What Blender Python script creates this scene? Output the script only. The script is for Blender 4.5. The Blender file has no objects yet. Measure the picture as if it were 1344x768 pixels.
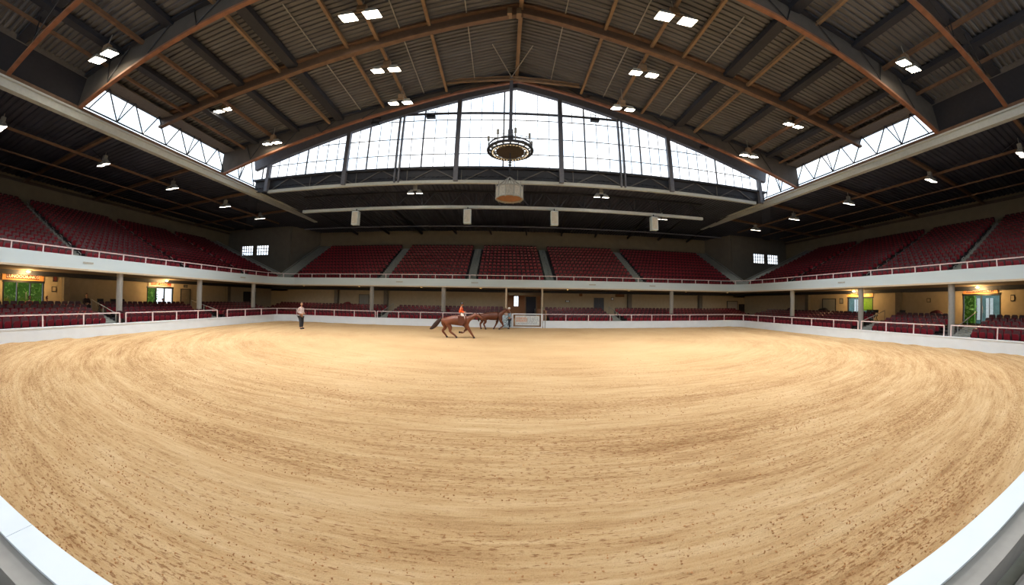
import bpy, math, random
import numpy as np
from mathutils import Vector, Matrix
random.seed(7)
rng = np.random.default_rng(7)
PI = math.pi
SC = bpy.context.scene
COL = SC.collection
# ------------------------------------------------------------------ camera, world, exposure
H = 2.4
cam = bpy.data.cameras.new('camera'); cob = bpy.data.objects.new('camera', cam); COL.objects.link(cob)
SC.render.engine = 'CYCLES'
cam.type = 'PANO'; cam.sensor_fit = 'HORIZONTAL'; cam.sensor_width = 36.0; cam.clip_end = 500
holder = cam if hasattr(cam, 'panorama_type') else cam.cycles
holder.panorama_type = 'FISHEYE_LENS_POLYNOMIAL'
F_PX = 423.87
_r = np.linspace(0, 800, 400); _th = 2*np.arctan(_r/2/F_PX); _mm = _r*36/1344
_A = np.stack([_mm**k for k in (1, 2, 3, 4)], 1)
_k = np.linalg.lstsq(_A, _th, rcond=None)[0]
holder.fisheye_fov = PI
holder.fisheye_polynomial_k0 = 0.0
for i in range(4): setattr(holder, 'fisheye_polynomial_k%d' % (i+1), -float(_k[i]))
YAW, PITCH, ROLL = -0.026, 0.0234, 0.0147
cob.matrix_world = Matrix.Translation((0, 0, H)) @ Matrix.Rotation(YAW, 4, 'Z') @ Matrix.Rotation(PITCH, 4, 'X') @ Matrix.Rotation(-ROLL, 4, 'Y') @ Matrix.Rotation(PI/2, 4, 'X')
SC.camera = cob
SC.view_settings.view_transform = 'Standard'; SC.view_settings.look = 'None'
SC.view_settings.gamma = 1; SC.view_settings.use_curve_mapping = False
SC.view_settings.exposure = 0.30
SC.cycles.max_bounces = 8; SC.cycles.diffuse_bounces = 6; SC.cycles.glossy_bounces = 3
SC.cycles.transparent_max_bounces = 16; SC.cycles.transmission_bounces = 6
SC.cycles.sample_clamp_indirect = 6
LAMP_HIGH, LAMP_LOW, LAMP_WARM = 430, 24, 230
w = bpy.data.worlds.new('sky'); SC.world = w; w.use_nodes = True
nt = w.node_tree; nt.nodes.clear()
wo = nt.nodes.new('ShaderNodeOutputWorld'); wb = nt.nodes.new('ShaderNodeBackground')
wt = nt.nodes.new('ShaderNodeTexCoord'); wn = nt.nodes.new('ShaderNodeTexNoise'); wr = nt.nodes.new('ShaderNodeValToRGB')
wn.inputs['Scale'].default_value = 7; wn.inputs['Detail'].default_value = 5
wm = nt.nodes.new('ShaderNodeMapping'); wm.inputs['Scale'].default_value = (1, 1, 3.5)
wr.color_ramp.elements[0].position = .38; wr.color_ramp.elements[0].color = (.76, .88, 1.0, 1)
wr.color_ramp.elements[1].position = .6; wr.color_ramp.elements[1].color = (1, 1, 1, 1)
nt.links.new(wt.outputs['Generated'], wm.inputs['Vector']); nt.links.new(wm.outputs['Vector'], wn.inputs['Vector'])
nt.links.new(wn.outputs['Fac'], wr.inputs['Fac']); nt.links.new(wr.outputs['Color'], wb.inputs['Color'])
wb.inputs['Strength'].default_value = 2.1
nt.links.new(wb.outputs['Background'], wo.inputs['Surface'])

# ------------------------------------------------------------------ materials
def lin(c):
    return tuple(((v/255)/12.92 if v/255 <= .04045 else ((v/255+.055)/1.055)**2.4) for v in c)
MATS = {}
def mat(name, rgb, rough=.6, metal=0.0, var=.12, scale=6.0, bump=0.0, bscale=30.0, stretch=None, rgb2=None):
    if name in MATS: return MATS[name]
    m = bpy.data.materials.new(name); m.use_nodes = True; t = m.node_tree; b = t.nodes['Principled BSDF']
    c = lin(rgb); b.inputs['Roughness'].default_value = rough; b.inputs['Metallic'].default_value = metal
    tc = t.nodes.new('ShaderNodeTexCoord'); mp = t.nodes.new('ShaderNodeMapping')
    if stretch: mp.inputs['Scale'].default_value = stretch
    t.links.new(tc.outputs['Object'], mp.inputs['Vector'])
    n = t.nodes.new('ShaderNodeTexNoise'); n.inputs['Scale'].default_value = scale; n.inputs['Detail'].default_value = 4
    t.links.new(mp.outputs['Vector'], n.inputs['Vector'])
    r = t.nodes.new('ShaderNodeValToRGB')
    c2 = lin(rgb2) if rgb2 else tuple(min(1, v*(1+var)) for v in c)
    c1 = tuple(v*(1-var) for v in c)
    r.color_ramp.elements[0].color = (*c1, 1); r.color_ramp.elements[1].color = (*c2, 1)
    r.color_ramp.elements[0].position = .3; r.color_ramp.elements[1].position = .7
    t.links.new(n.outputs['Fac'], r.inputs['Fac']); t.links.new(r.outputs['Color'], b.inputs['Base Color'])
    if bump:
        n2 = t.nodes.new('ShaderNodeTexNoise'); n2.inputs['Scale'].default_value = bscale; n2.inputs['Detail'].default_value = 3
        t.links.new(mp.outputs['Vector'], n2.inputs['Vector'])
        bp = t.nodes.new('ShaderNodeBump'); bp.inputs['Strength'].default_value = bump; bp.inputs['Distance'].default_value = .02
        t.links.new(n2.outputs['Fac'], bp.inputs['Height']); t.links.new(bp.outputs['Normal'], b.inputs['Normal'])
    MATS[name] = m; return m
def emit(name, rgb, s):
    m = bpy.data.materials.new(name); m.use_nodes = True; t = m.node_tree; t.nodes.clear()
    o = t.nodes.new('ShaderNodeOutputMaterial'); e = t.nodes.new('ShaderNodeEmission')
    e.inputs['Color'].default_value = (*lin(rgb), 1); e.inputs['Strength'].default_value = s
    t.links.new(e.outputs[0], o.inputs[0]); return m
def glassmat(name, tint, gl=.08):
    m = bpy.data.materials.new(name); m.use_nodes = True; t = m.node_tree; t.nodes.clear()
    o = t.nodes.new('ShaderNodeOutputMaterial'); a = t.nodes.new('ShaderNodeBsdfTransparent'); g = t.nodes.new('ShaderNodeBsdfGlossy')
    a.inputs['Color'].default_value = (*tint, 1); g.inputs['Roughness'].default_value = .08
    x = t.nodes.new('ShaderNodeMixShader'); x.inputs[0].default_value = gl
    t.links.new(a.outputs[0], x.inputs[1]); t.links.new(g.outputs[0], x.inputs[2]); t.links.new(x.outputs[0], o.inputs[0]); return m

M_white = mat('white_paint', (222, 232, 240), .5, var=.03, scale=2)
M_rail = mat('rail_paint', (222, 206, 208), .4, var=.04)
M_pale = mat('pale_girder', (176, 184, 184), .5, var=.06)
M_fascia = mat('fascia_plaster', (196, 214, 222), .7, var=.03, scale=1.2, stretch=(.3, .3, 2))
M_soffit = mat('soffit', (205, 190, 165), .8, var=.04)
M_wall = mat('cream_block', (182, 168, 142), .85, var=.06, scale=3, bump=.15)
M_upwall = mat('olive_wall', (118, 110, 92), .9, var=.08, scale=1.5)
M_dwall = mat('corner_wall', (104, 100, 92), .9, var=.08, scale=1.5)
M_conc = mat('concrete', (134, 138, 132), .9, var=.12, scale=5, bump=.3)
M_dconc = mat('dark_concrete', (62, 60, 64), .9, var=.15, scale=5)
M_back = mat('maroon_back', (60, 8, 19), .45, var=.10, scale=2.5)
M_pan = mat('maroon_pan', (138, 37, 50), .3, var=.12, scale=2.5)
M_black = mat('black_metal', (24, 24, 28), .5)
M_rust = mat('rust_steel', (104, 80, 62), .6, var=.22, scale=2.5)
M_orange = mat('red_oxide_steel', (128, 86, 62), .55, var=.2, scale=2.5)
M_web = mat('web_plate', (74, 68, 62), .8, var=.15, scale=1.5)
M_tan = mat('tan_steel', (128, 106, 82), .6, var=.15, scale=2)
M_dsteel = mat('dark_steel', (40, 44, 54), .6, var=.12)
M_gsteel = mat('grey_steel', (140, 142, 138), .5, var=.1, scale=2)
M_blsteel = mat('blue_grey_steel', (96, 100, 112), .6, var=.1)
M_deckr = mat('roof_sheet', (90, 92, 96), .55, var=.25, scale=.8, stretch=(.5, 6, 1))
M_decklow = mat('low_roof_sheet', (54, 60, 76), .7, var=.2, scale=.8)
M_col = mat('column_paint', (150, 148, 142), .7, var=.05)
M_glass = glassmat('clear_glass', (.96, .98, 1.0))
M_dglass = mat('dark_glass', (34, 42, 60), .12, var=.05)
M_leaf = mat('foliage', (120, 176, 44), .6, var=.4, scale=3, rgb2=(180, 228, 90))
M_lamp = emit('lamp_lens', (255, 240, 214), 30)
M_lamp2 = emit('low_lamp_lens', (255, 244, 226), 9)
M_warm = emit('warm_lens', (255, 196, 110), 14)

# ------------------------------------------------------------------ mesh helpers
class MB:
    def __init__(s): s.v = []; s.f = []; s.m = []; s.k = 0; s.pieces = []
    def add(s, vs, fs):
        n = len(s.v); n2 = len(s.f); s.v.extend([tuple(p) for p in vs]); s.f.extend([tuple(i+n for i in f) for f in fs]); s.m.extend([s.k]*len(fs)); s.pieces.append((n2, len(s.f), n, len(s.v))); return s
    def box(s, lo, hi):
        x0, y0, z0 = lo; x1, y1, z1 = hi
        return s.add([(x0,y0,z0),(x1,y0,z0),(x1,y1,z0),(x0,y1,z0),(x0,y0,z1),(x1,y0,z1),(x1,y1,z1),(x0,y1,z1)],
                     [(0,3,2,1),(4,5,6,7),(0,1,5,4),(1,2,6,5),(2,3,7,6),(3,0,4,7)])
    def bar(s, p, q, w, h, up=(0, 0, 1)):
        p = Vector(p); q = Vector(q); d = (q-p).normalized(); u = Vector(up)
        if abs(d.dot(u)) > .98: u = Vector((0, 1, 0))
        a = d.cross(u).normalized()*w/2; b = a.cross(d).normalized()*h/2
        vs = [p-a-b, p+a-b, p+a+b, p-a+b, q-a-b, q+a-b, q+a+b, q-a+b]
        return s.add(vs, [(0,1,2,3),(7,6,5,4),(0,4,5,1),(1,5,6,2),(2,6,7,3),(3,7,4,0)])
    def tube(s, p, q, r, n=8, r2=None):
        p = Vector(p); q = Vector(q); d = (q-p).normalized(); u = Vector((0, 0, 1)) if abs(d.z) < .95 else Vector((0, 1, 0))
        a = d.cross(u).normalized(); b = a.cross(d); r2 = r if r2 is None else r2
        vs = [p+(a*math.cos(2*PI*i/n)+b*math.sin(2*PI*i/n))*r for i in range(n)]+[q+(a*math.cos(2*PI*i/n)+b*math.sin(2*PI*i/n))*r2 for i in range(n)]
        return s.add(vs, [(i, (i+1) % n, n+(i+1) % n, n+i) for i in range(n)]+[tuple(range(n-1, -1, -1)), tuple(range(n, 2*n))])
    def lathe(s, c, prof, n=24):
        vs = [(c[0]+r*math.cos(2*PI*i/n), c[1]+r*math.sin(2*PI*i/n), c[2]+z) for r, z in prof for i in range(n)]
        return s.add(vs, [(j*n+i, j*n+(i+1) % n, (j+1)*n+(i+1) % n, (j+1)*n+i) for j in range(len(prof)-1) for i in range(n)])
    def torus(s, c, R, r, n=40, m=8, sz=1.0):
        vs = [(c[0]+(R+r*math.cos(2*PI*j/m))*math.cos(2*PI*i/n), c[1]+(R+r*math.cos(2*PI*j/m))*math.sin(2*PI*i/n), c[2]+r*sz*math.sin(2*PI*j/m)) for i in range(n) for j in range(m)]
        return s.add(vs, [(i*m+j, ((i+1) % n)*m+j, ((i+1) % n)*m+(j+1) % m, i*m+(j+1) % m) for i in range(n) for j in range(m)])
    def prism(s, pts, a, b, axis=1):
        """polygon pts (two coords) extruded between a and b along axis"""
        def mk(p, t):
            l = list(p); l.insert(axis, t); return tuple(l)
        n = len(pts)
        return s.add([mk(p, a) for p in pts]+[mk(p, b) for p in pts], [tuple(range(n)), tuple(range(2*n-1, n-1, -1))]+[(i, n+i, n+(i+1) % n, (i+1) % n) for i in range(n)])
    def ball(s, c, r, n=10, m=7, sc=(1, 1, 1)):
        vs = []; fs = []
        for j in range(m+1):
            t = PI*j/m
            for i in range(n):
                vs.append((c[0]+r*sc[0]*math.sin(t)*math.cos(2*PI*i/n), c[1]+r*sc[1]*math.sin(t)*math.sin(2*PI*i/n), c[2]+r*sc[2]*math.cos(t)))
        for j in range(m):
            for i in range(n): fs.append((j*n+i, (j+1)*n+i, (j+1)*n+(i+1) % n, j*n+(i+1) % n))
        return s.add(vs, fs)
    def mesh(s, name, mats, smooth=False):
        me = bpy.data.meshes.new(name); me.from_pydata(s.v, [], s.f)
        for m in (mats if isinstance(mats, (list, tuple)) else [mats]): me.materials.append(m)
        me.polygons.foreach_set('material_index', s.m)
        if smooth: me.polygons.foreach_set('use_smooth', [True]*len(me.polygons))
        me.update(); return me
    def build(s, name, mats, parent=None, smooth=False):
        o = bpy.data.objects.new(name, s.mesh(name, mats, smooth)); COL.objects.link(o)
        if parent is not None: o.parent = parent
        return o
def _split(s, name, mats, parent, smooth=False):
    """every primitive of the collection becomes a part of its own"""
    out = []
    for a, (f0, f1, v0, v1) in enumerate(s.pieces):
        q = MB(); q.v = s.v[v0:v1]; q.f = [tuple(i-v0 for i in f) for f in s.f[f0:f1]]; q.m = [0]*(f1-f0)
        out.append(q.build(name, mats, parent, smooth))
    return out
MB.split = _split
def tag(o, label=None, cat=None, group=None, kind=None):
    if label: o['label'] = label
    if cat: o['category'] = cat
    if group: o['group'] = group
    if kind: o['kind'] = kind
    return o
def struct(o): o['kind'] = 'structure'; return o
def thing(name, label, cat, loc=(0, 0, 0), rz=0, group=None, kind=None):
    o = bpy.data.objects.new(name, None); COL.objects.link(o); o.location = loc; o.rotation_euler = (0, 0, rz)
    return tag(o, label, cat, group, kind)
ORD = ['zeroth', 'first', 'second', 'third', 'fourth', 'fifth', 'sixth', 'seventh', 'eighth', 'ninth', 'tenth', 'eleventh', 'twelfth', 'thirteenth', 'fourteenth', 'fifteenth', 'sixteenth', 'seventeenth', 'eighteenth', 'nineteenth', 'twentieth', 'twenty-first', 'twenty-second', 'twenty-third', 'twenty-fourth', 'twenty-fifth', 'twenty-sixth', 'twenty-seventh', 'twenty-eighth', 'twenty-ninth', 'thirtieth']

# ------------------------------------------------------------------ layout
XL, XR, YE = -21.6, 23.4, 27.9           # arena board
BV = 2.0                                  # balcony front, outward from the board
WV = 7.5                                  # lower back wall, outward from the board
RXL, RXR, RY = -37.0, 38.8, 39.2          # upper rear walls
YB0 = -7.0                                # where the hall stops behind the viewer
OX0, OX1, OY = -22.0, 23.4, 23.3          # opening of the raised roof
def mp(side):
    if side == 'left': return lambda u, v, z: (XL-v, u, z)
    if side == 'right': return lambda u, v, z: (XR+v, u, z)
    return lambda u, v, z: (u, YE+v, z)
def sbox(mb, side, u0, u1, v0, v1, z0, z1):
    a = mp(side)(u0, v0, z0); b = mp(side)(u1, v1, z1)
    mb.box(tuple(min(p, q) for p, q in zip(a, b)), tuple(max(p, q) for p, q in zip(a, b)))

# ------------------------------------------------------------------ sand floor
def sand():
    nx, ny = 420, 300
    xs = np.linspace(XL-.1, XR+.1, nx); t = np.linspace(0, 1, ny); ys = .7+(YE-.6)*t**1.35
    X, Y = np.meshgrid(xs, ys)
    cx, cy = .9, 25.0
    R = ((np.abs(X-cx)/29)**2.6+(np.abs(Y-cy)/25)**2.6)**(1/2.6)
    A = np.arctan2((Y-cy)/25, (X-cx)/29)
    Z = np.zeros_like(X)
    for i in range(26):
        f = rng.uniform(60, 420); a = .9/f*rng.uniform(.5, 1.3); ph = rng.uniform(0, 6.28); wv = rng.uniform(.5, 2.5)
        Z += a*np.sin(f*R+ph+wv*np.sin(A*rng.integers(1, 5)+rng.uniform(0, 6)))
    Z *= np.clip((R-.35)*2, .1, 1)
    for i in range(14):
        kx, ky = rng.uniform(-3, 3, 2); Z += .002*np.sin(kx*X+ky*Y+rng.uniform(0, 6))
    Z *= .8
    me = bpy.data.meshes.new('floor')
    V = np.stack([X, Y, Z], -1).reshape(-1, 3)
    idx = np.arange(nx*ny).reshape(ny, nx)
    Fq = np.stack([idx[:-1, :-1], idx[:-1, 1:], idx[1:, 1:], idx[1:, :-1]], -1).reshape(-1, 4)
    me.vertices.add(len(V)); me.vertices.foreach_set('co', V.ravel())
    me.loops.add(Fq.size); me.loops.foreach_set('vertex_index', Fq.ravel())
    me.polygons.add(len(Fq)); me.polygons.foreach_set('loop_start', np.arange(0, Fq.size, 4)); me.polygons.foreach_set('loop_total', np.full(len(Fq), 4))
    me.polygons.foreach_set('use_smooth', [True]*len(Fq)); me.update(calc_edges=True); me.validate()
    m = bpy.data.materials.new('arena_sand'); m.use_nodes = True; t = m.node_tree; b = t.nodes['Principled BSDF']; L = t.links.new
    N = lambda k: t.nodes.new('ShaderNode'+k)
    def math_(op, a, bb=None, c=None):
        n = N('Math'); n.operation = op
        for i, x in enumerate((a, bb, c)):
            if x is None: continue
            if isinstance(x, (int, float)): n.inputs[i].default_value = x
            else: L(x, n.inputs[i])
        return n.outputs[0]
    tc = N('TexCoord'); sp = N('SeparateXYZ'); L(tc.outputs['Object'], sp.inputs[0])
    x = math_('DIVIDE', math_('SUBTRACT', sp.outputs[0], cx), 29.0); y = math_('DIVIDE', math_('SUBTRACT', sp.outputs[1], cy), 25.0)
    r = math_('POWER', math_('ADD', math_('POWER', math_('ABSOLUTE', x), 2.6), math_('POWER', math_('ABSOLUTE', y), 2.6)), 1/2.6)
    ang = math_('ARCTAN2', y, x)
    def streak(fr, fa, det=3, z=0.0):
        cb = N('CombineXYZ'); L(math_('MULTIPLY', r, fr), cb.inputs[0]); L(math_('MULTIPLY', ang, fa), cb.inputs[1]); cb.inputs[2].default_value = z
        n = N('TexNoise'); n.inputs['Scale'].default_value = 1; n.inputs['Detail'].default_value = det; n.inputs['Roughness'].default_value = .6
        L(cb.outputs[0], n.inputs['Vector']); return n.outputs['Fac']
    s1 = streak(26, 1.6); s2 = streak(130, 9, 4, 3.0); s3 = streak(9, 1.2, 2, 8.0); s4 = streak(420, 26, 4, 5.0); s5 = streak(900, 190, 3, 11.0)
    def sm(v, a, b_):
        n = N('MapRange'); n.interpolation_type = 'SMOOTHSTEP'; L(v, n.inputs[0]); n.inputs[1].default_value = a; n.inputs[2].default_value = b_; return n.outputs[0]
    worked = sm(r, .38, .84)                       # the track worked by the harrow runs round the board
    n1 = N('TexNoise'); n1.inputs['Scale'].default_value = .3; n1.inputs['Detail'].default_value = 3; L(tc.outputs['Object'], n1.inputs['Vector'])
    n2 = N('TexNoise'); n2.inputs['Scale'].default_value = 14; n2.inputs['Detail'].default_value = 5; n2.inputs['Roughness'].default_value = .7
    mpn = N('Mapping'); mpn.inputs['Scale'].default_value = (.6, 1.3, 1); L(tc.outputs['Object'], mpn.inputs['Vector']); L(mpn.outputs[0], n2.inputs['Vector'])
    n3 = N('TexNoise'); n3.inputs['Scale'].default_value = 60; n3.inputs['Detail'].default_value = 4; L(tc.outputs['Object'], n3.inputs['Vector'])
    cen = lambda v, k_: math_('MULTIPLY', math_('SUBTRACT', v, .5), k_)
    bands = math_('MULTIPLY', math_('ADD', math_('ADD', cen(s1, .34), cen(s3, .16)), math_('ADD', cen(s2, .62), cen(s4, .55))), math_('ADD', math_('MULTIPLY', worked, .85), .15))
    tone = math_('ADD', math_('ADD', bands, cen(n1.outputs['Fac'], .25)), math_('ADD', cen(n3.outputs['Fac'], .22), .5))
    rp = N('ValToRGB'); L(tone, rp.inputs['Fac'])
    e = rp.color_ramp.elements; e[0].position = .22; e[0].color = (*lin((152, 114, 74)), 1); e[1].position = .74; e[1].color = (*lin((216, 188, 146)), 1)
    q = rp.color_ramp.elements.new(.48); q.color = (*lin((196, 162, 117)), 1)
    # small brown flecks drawn out along the tracks, thicker in the worked bands
    thr = math_('ADD', math_('MULTIPLY', math_('SUBTRACT', .5, s1), .30), math_('MULTIPLY', math_('SUBTRACT', worked, 1.0), .05))
    fl = math_('MAXIMUM', sm(math_('ADD', s5, thr), .56, .64), math_('MULTIPLY', sm(math_('ADD', n2.outputs['Fac'], thr), .60, .68), .8))
    mx = N('MixRGB'); mx.blend_type = 'MIX'; L(math_('MULTIPLY', fl, .7), mx.inputs[0]); L(rp.outputs[0], mx.inputs[1]); mx.inputs[2].default_value = (*lin((132, 86, 48)), 1)
    L(mx.outputs[0], b.inputs['Base Color']); b.inputs['Roughness'].default_value = .95
    b.inputs['Specular IOR Level'].default_value = .1
    hgt = math_('ADD', math_('ADD', math_('MULTIPLY', s2, .8), math_('MULTIPLY', s4, .5)), math_('ADD', math_('MULTIPLY', n2.outputs['Fac'], .5), math_('MULTIPLY', n3.outputs['Fac'], .2)))
    bp = N('Bump'); bp.inputs['Strength'].default_value = .9; bp.inputs['Distance'].default_value = .10; L(hgt, bp.inputs['Height']); L(bp.outputs[0], b.inputs['Normal'])
    me.materials.append(m)
    o = bpy.data.objects.new('floor', me); COL.objects.link(o); struct(o); return m
M_sand = sand()
# loose clods lying on the sand near the board
mb = MB()
for i in range(5200):
    yy = .95+abs(rng.normal(0, 1))*5.0; xx = rng.uniform(-10, 11)*(.4+yy/9)
    if not (XL+.4 < xx < XR-.4 and yy < 22): continue
    r = rng.uniform(.004, .011)*(1+yy*.04); a = rng.uniform(0, PI)
    pts = [(xx+r*1.6*math.cos(a), yy+r*1.6*math.sin(a), .008), (xx-r*math.sin(a), yy+r*math.cos(a), .008), (xx-r*1.5*math.cos(a), yy-r*1.5*math.sin(a), .008), (xx+r*math.sin(a), yy-r*math.cos(a), .008), (xx, yy, .008+r*.9), (xx, yy, -.01)]
    mb.add(pts, [(0, 1, 4), (1, 2, 4), (2, 3, 4), (3, 0, 4), (1, 0, 5), (2, 1, 5), (3, 2, 5), (0, 3, 5)])
o = mb.build('sand_clods', mat('damp_clod', (176, 128, 82), .95, var=.3)); tag(o, 'loose brown clods scattered over the raked sand', 'sand clods', kind='stuff')

# ground, slabs, walls -------------------------------------------------------
mb = MB().box((-75, -20, -.5), (77, 80, -.06)); struct(mb.build('ground', mat('outside_paving', (126, 128, 118), .9)))
mb = MB()                                                      # viewer's platform behind the near board
for i in range(16): mb.box((XL, .40-.30*i-.285, .12), (XR, .40-.30*i, .16+(.012 if i % 3 == 0 else 0)))
mb.box((XL, -4.6, -.06), (XR, .44, .118))
struct(mb.build('floor_platform', mat('grey_boards', (132, 130, 126), .6, var=.18, scale=3, stretch=(.1, 6, 1))))

def side_wall(side, u0, u1, holes, name, top=3.5, m=M_wall, v=WV, t=.25, zb=-.1):
    """wall in pieces round rectangular holes (ua,ub,za,zb), ONE mesh"""
    mb = MB(); cur = u0
    for a, b_, za, zc in sorted(holes):
        sbox(mb, side, cur, a, v, v+t, zb, top)
        if za > zb: sbox(mb, side, a, b_, v, v+t, zb, za)
        if zc < top: sbox(mb, side, a, b_, v, v+t, zc, top)
        cur = b_
    sbox(mb, side, cur, u1, v, v+t, zb, top)
    return struct(mb.build(name, m))
YW = YE+WV
side_wall('left', YB0, YW, [(7.8, 10.35, .95, 2.82), (18.6, 21.25, .95, 2.82)], 'wall_left')
side_wall('right', YB0, YW, [(7.9, 10.45, .95, 2.98), (17.9, 20.5, .95, 2.9)], 'wall_right')
side_wall('end', XL-WV, XR+WV, [(.3, 4.2, .0, 3.4)], 'wall_end')
# concourse floor behind the lower rows + soffit and deck slab
mb = MB()
for s, u0, u1 in (('left', YB0, YW), ('right', YB0, YW), ('end', XL-4.6, .2), ('end', 3.8, XR+4.6)): sbox(mb, s, u0, u1, 4.6, WV, -.06, .95)
struct(mb.build('floor_concourse', M_dconc))
R_B = 2.6
def front_path(v, r, y0=YB0, n=8):
    """plan line round three sides of the arena, v outside the board, corner radius r"""
    x0, x1, y1 = XL-v, XR+v, YE+v
    P = [(x0, y0)]
    for i in range(n+1):
        a = PI-PI/2*i/n; P.append((x0+r+r*math.cos(a), y1-r+r*math.sin(a)))
    for i in range(n+1):
        a = PI/2-PI/2*i/n; P.append((x1-r+r*math.cos(a), y1-r+r*math.sin(a)))
    P.append((x1, y0)); return P
def strip(mb, Pa, Pb, za0, za1, zb0=None, zb1=None):
    n = len(Pa); zb0 = za0 if zb0 is None else zb0; zb1 = za1 if zb1 is None else zb1
    vs = [(*p, za0) for p in Pa]+[(*p, za1) for p in Pa]+[(*p, zb1) for p in Pb]+[(*p, zb0) for p in Pb]
    fs = []
    for i in range(n-1):
        for k in range(4):
            a = k*n+i; b2 = ((k+1) % 4)*n+i; fs.append((a, a+1, b2+1, b2))
    fs += [(0, n, 2*n, 3*n), (n-1, 4*n-1, 3*n-1, 2*n-1)]
    mb.add(vs, fs)
mb = MB(); strip(mb, front_path(BV, R_B), front_path(BV+.28, R_B), 3.60, 4.30); struct(mb.build('trim_fascia', M_fascia))
mb = MB(); strip(mb, front_path(BV-.03, R_B), front_path(BV+.5, R_B), 3.50, 3.60); struct(mb.build('trim_soffit_edge', M_soffit))
mb = MB(); strip(mb, front_path(BV+.5, R_B), front_path(WV+.3, .3), 3.49, 3.62); struct(mb.build('ceiling_concourse', mat('concourse_ceiling', (120, 96, 66), .9)))
mb = MB()
for s, u0, u1 in (('left', YB0, YW), ('right', YB0, YW), ('end', XL-WV, XR+WV)): sbox(mb, s, u0, u1, WV-.5, WV-.02, 3.22, 3.489)
struct(mb.build('trim_beam', M_dsteel))

# raised seating decks ------------------------------------------------------
R_SIDE, T_SIDE, N_SIDE = .295, .78, 16
R_END, T_END, N_END = .42, .75, 11
def deck(side, u0, u1, n, tread, rise, name, flank=()):
    mb = MB()
    sbox(mb, side, u0, u1, BV+.28, 2.55, 3.63, 3.9)
    for i in range(n):
        v = 2.55+tread*i; z = 3.9+rise*i
        sbox(mb, side, u0, u1, v, v+tread+.02, max(3.63, z-.6), z)
    v = 2.55+tread*n; sbox(mb, side, u0, u1, v, v+.9, 3.9+rise*n-1.2, 3.9+rise*n-.1)
    o = struct(mb.build(name, M_dconc)); return o
deck('left', YB0, 33.2, N_SIDE, T_SIDE, R_SIDE, 'floor_upper_left')
deck('right', YB0, 31.6, N_SIDE, T_SIDE, R_SIDE, 'floor_upper_right')
deck('end', -24.4, 27.3, N_END, T_END, R_END, 'floor_upper_end')
mb = MB().box((RXL, 28, 3.63), (-24.4, 35.4, 3.88)); mb.box((27.3, 28, 3.63), (RXR, 35.4, 3.88)); struct(mb.build('floor_upper_corner', M_dconc))
# flank ramps closing the ends of the decks
def flank(side, ua, ub, n, tread, rise, name, label):
    t = thing(name, label, 'ramp wall'); mb = MB()
    f = mp(side); v0, v1 = 2.45, 2.55+tread*n+.5; z0, z1 = 4.15, 4.15+rise*n+.25
    P = [f(ua, v0, 3.6), f(ub, v0, 3.6), f(ub, v1, 3.6), f(ua, v1, 3.6), f(ua, v0, z0), f(ub, v0, z0), f(ub, v1, z1), f(ua, v1, z1)]
    mb.add(P, [(0, 3, 2, 1), (4, 5, 6, 7), (0, 1, 5, 4), (1, 2, 6, 5), (2, 3, 7, 6), (3, 0, 4, 7)])
    mb.build('wall_slab', M_conc, t)
    mr = MB(); mr.bar(f(ub, v0, z0+.12), f(ub, v1, z1+.12), .07, .09); mr.bar(f(ua, v0, z0+.06), f(ua, v1, z1+.06), .10, .10); mr.build('coping', M_gsteel, t)
flank('left', 31.2, 33.2, N_SIDE, T_SIDE, R_SIDE, 'sloping_flank_wall', 'grey sloping wall ending the left upper seating by the corner')
flank('right', 29.7, 31.6, N_SIDE, T_SIDE, R_SIDE, 'sloping_flank_wall', 'grey sloping wall ending the right upper seating by the corner')
flank('end', -22.6, -24.4, N_END, T_END, R_END, 'sloping_flank_wall', 'grey sloping wall at left end of the far upper seating')
flank('end', 25.6, 27.3, N_END, T_END, R_END, 'sloping_flank_wall', 'grey sloping wall at right end of the far upper seating')
# upper rear walls (with corner block walls)
def wallbox(name, lo, hi, m=M_upwall): return struct(MB().box(lo, hi).build(name, m))
wallbox('wall_upper_left', (RXL-.3, YB0, 3.0), (RXL, 35.7, 10.86))
wallbox('wall_upper_right', (RXR, YB0, 3.0), (RXR+.3, 35.7, 10.86))
wallbox('wall_upper_end', (-24.6, RY, 3.0), (27.5, RY+.3, 10.86))
# piers filling the notch behind each aisle head
# corner walls, with window holes
def xwall(name, x0, x1, y, holes, m, z0=3.0, z1=11.4, t=.3):
    mb = MB(); cur = x0
    for a, b_, za, zc in holes:
        mb.box((cur, y, z0), (a, y+t, z1)); mb.box((a, y, z0), (b_, y+t, za)); mb.box((a, y, zc), (b_, y+t, z1)); cur = b_
    mb.box((cur, y, z0), (x1, y+t, z1)); return struct(mb.build(name, m))
xwall('wall_corner_left', RXL-.3, -26.5, 35.4, [(-34.6, -32.5, 7.5, 8.75), (-32.0, -29.9, 7.5, 8.75)], M_dwall)
xwall('wall_corner_right', 29.0, RXR+.3, 35.4, [(32.6, 34.7, 7.6, 8.85), (35.2, 37.3, 7.6, 8.85)], M_dwall)
mb = MB(); mb.prism([(-26.3, 35.4), (-24.3, 39.5), (-24.7, 39.5), (-26.9, 35.6)], 3.0, 11.4, 2); struct(mb.build('wall_return_left', M_dwall))
mb = MB(); mb.prism([(28.8, 35.4), (27.2, 39.5), (27.6, 39.5), (29.4, 35.6)], 3.0, 11.4, 2); struct(mb.build('wall_return_right', M_dwall))
k = 1
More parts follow.
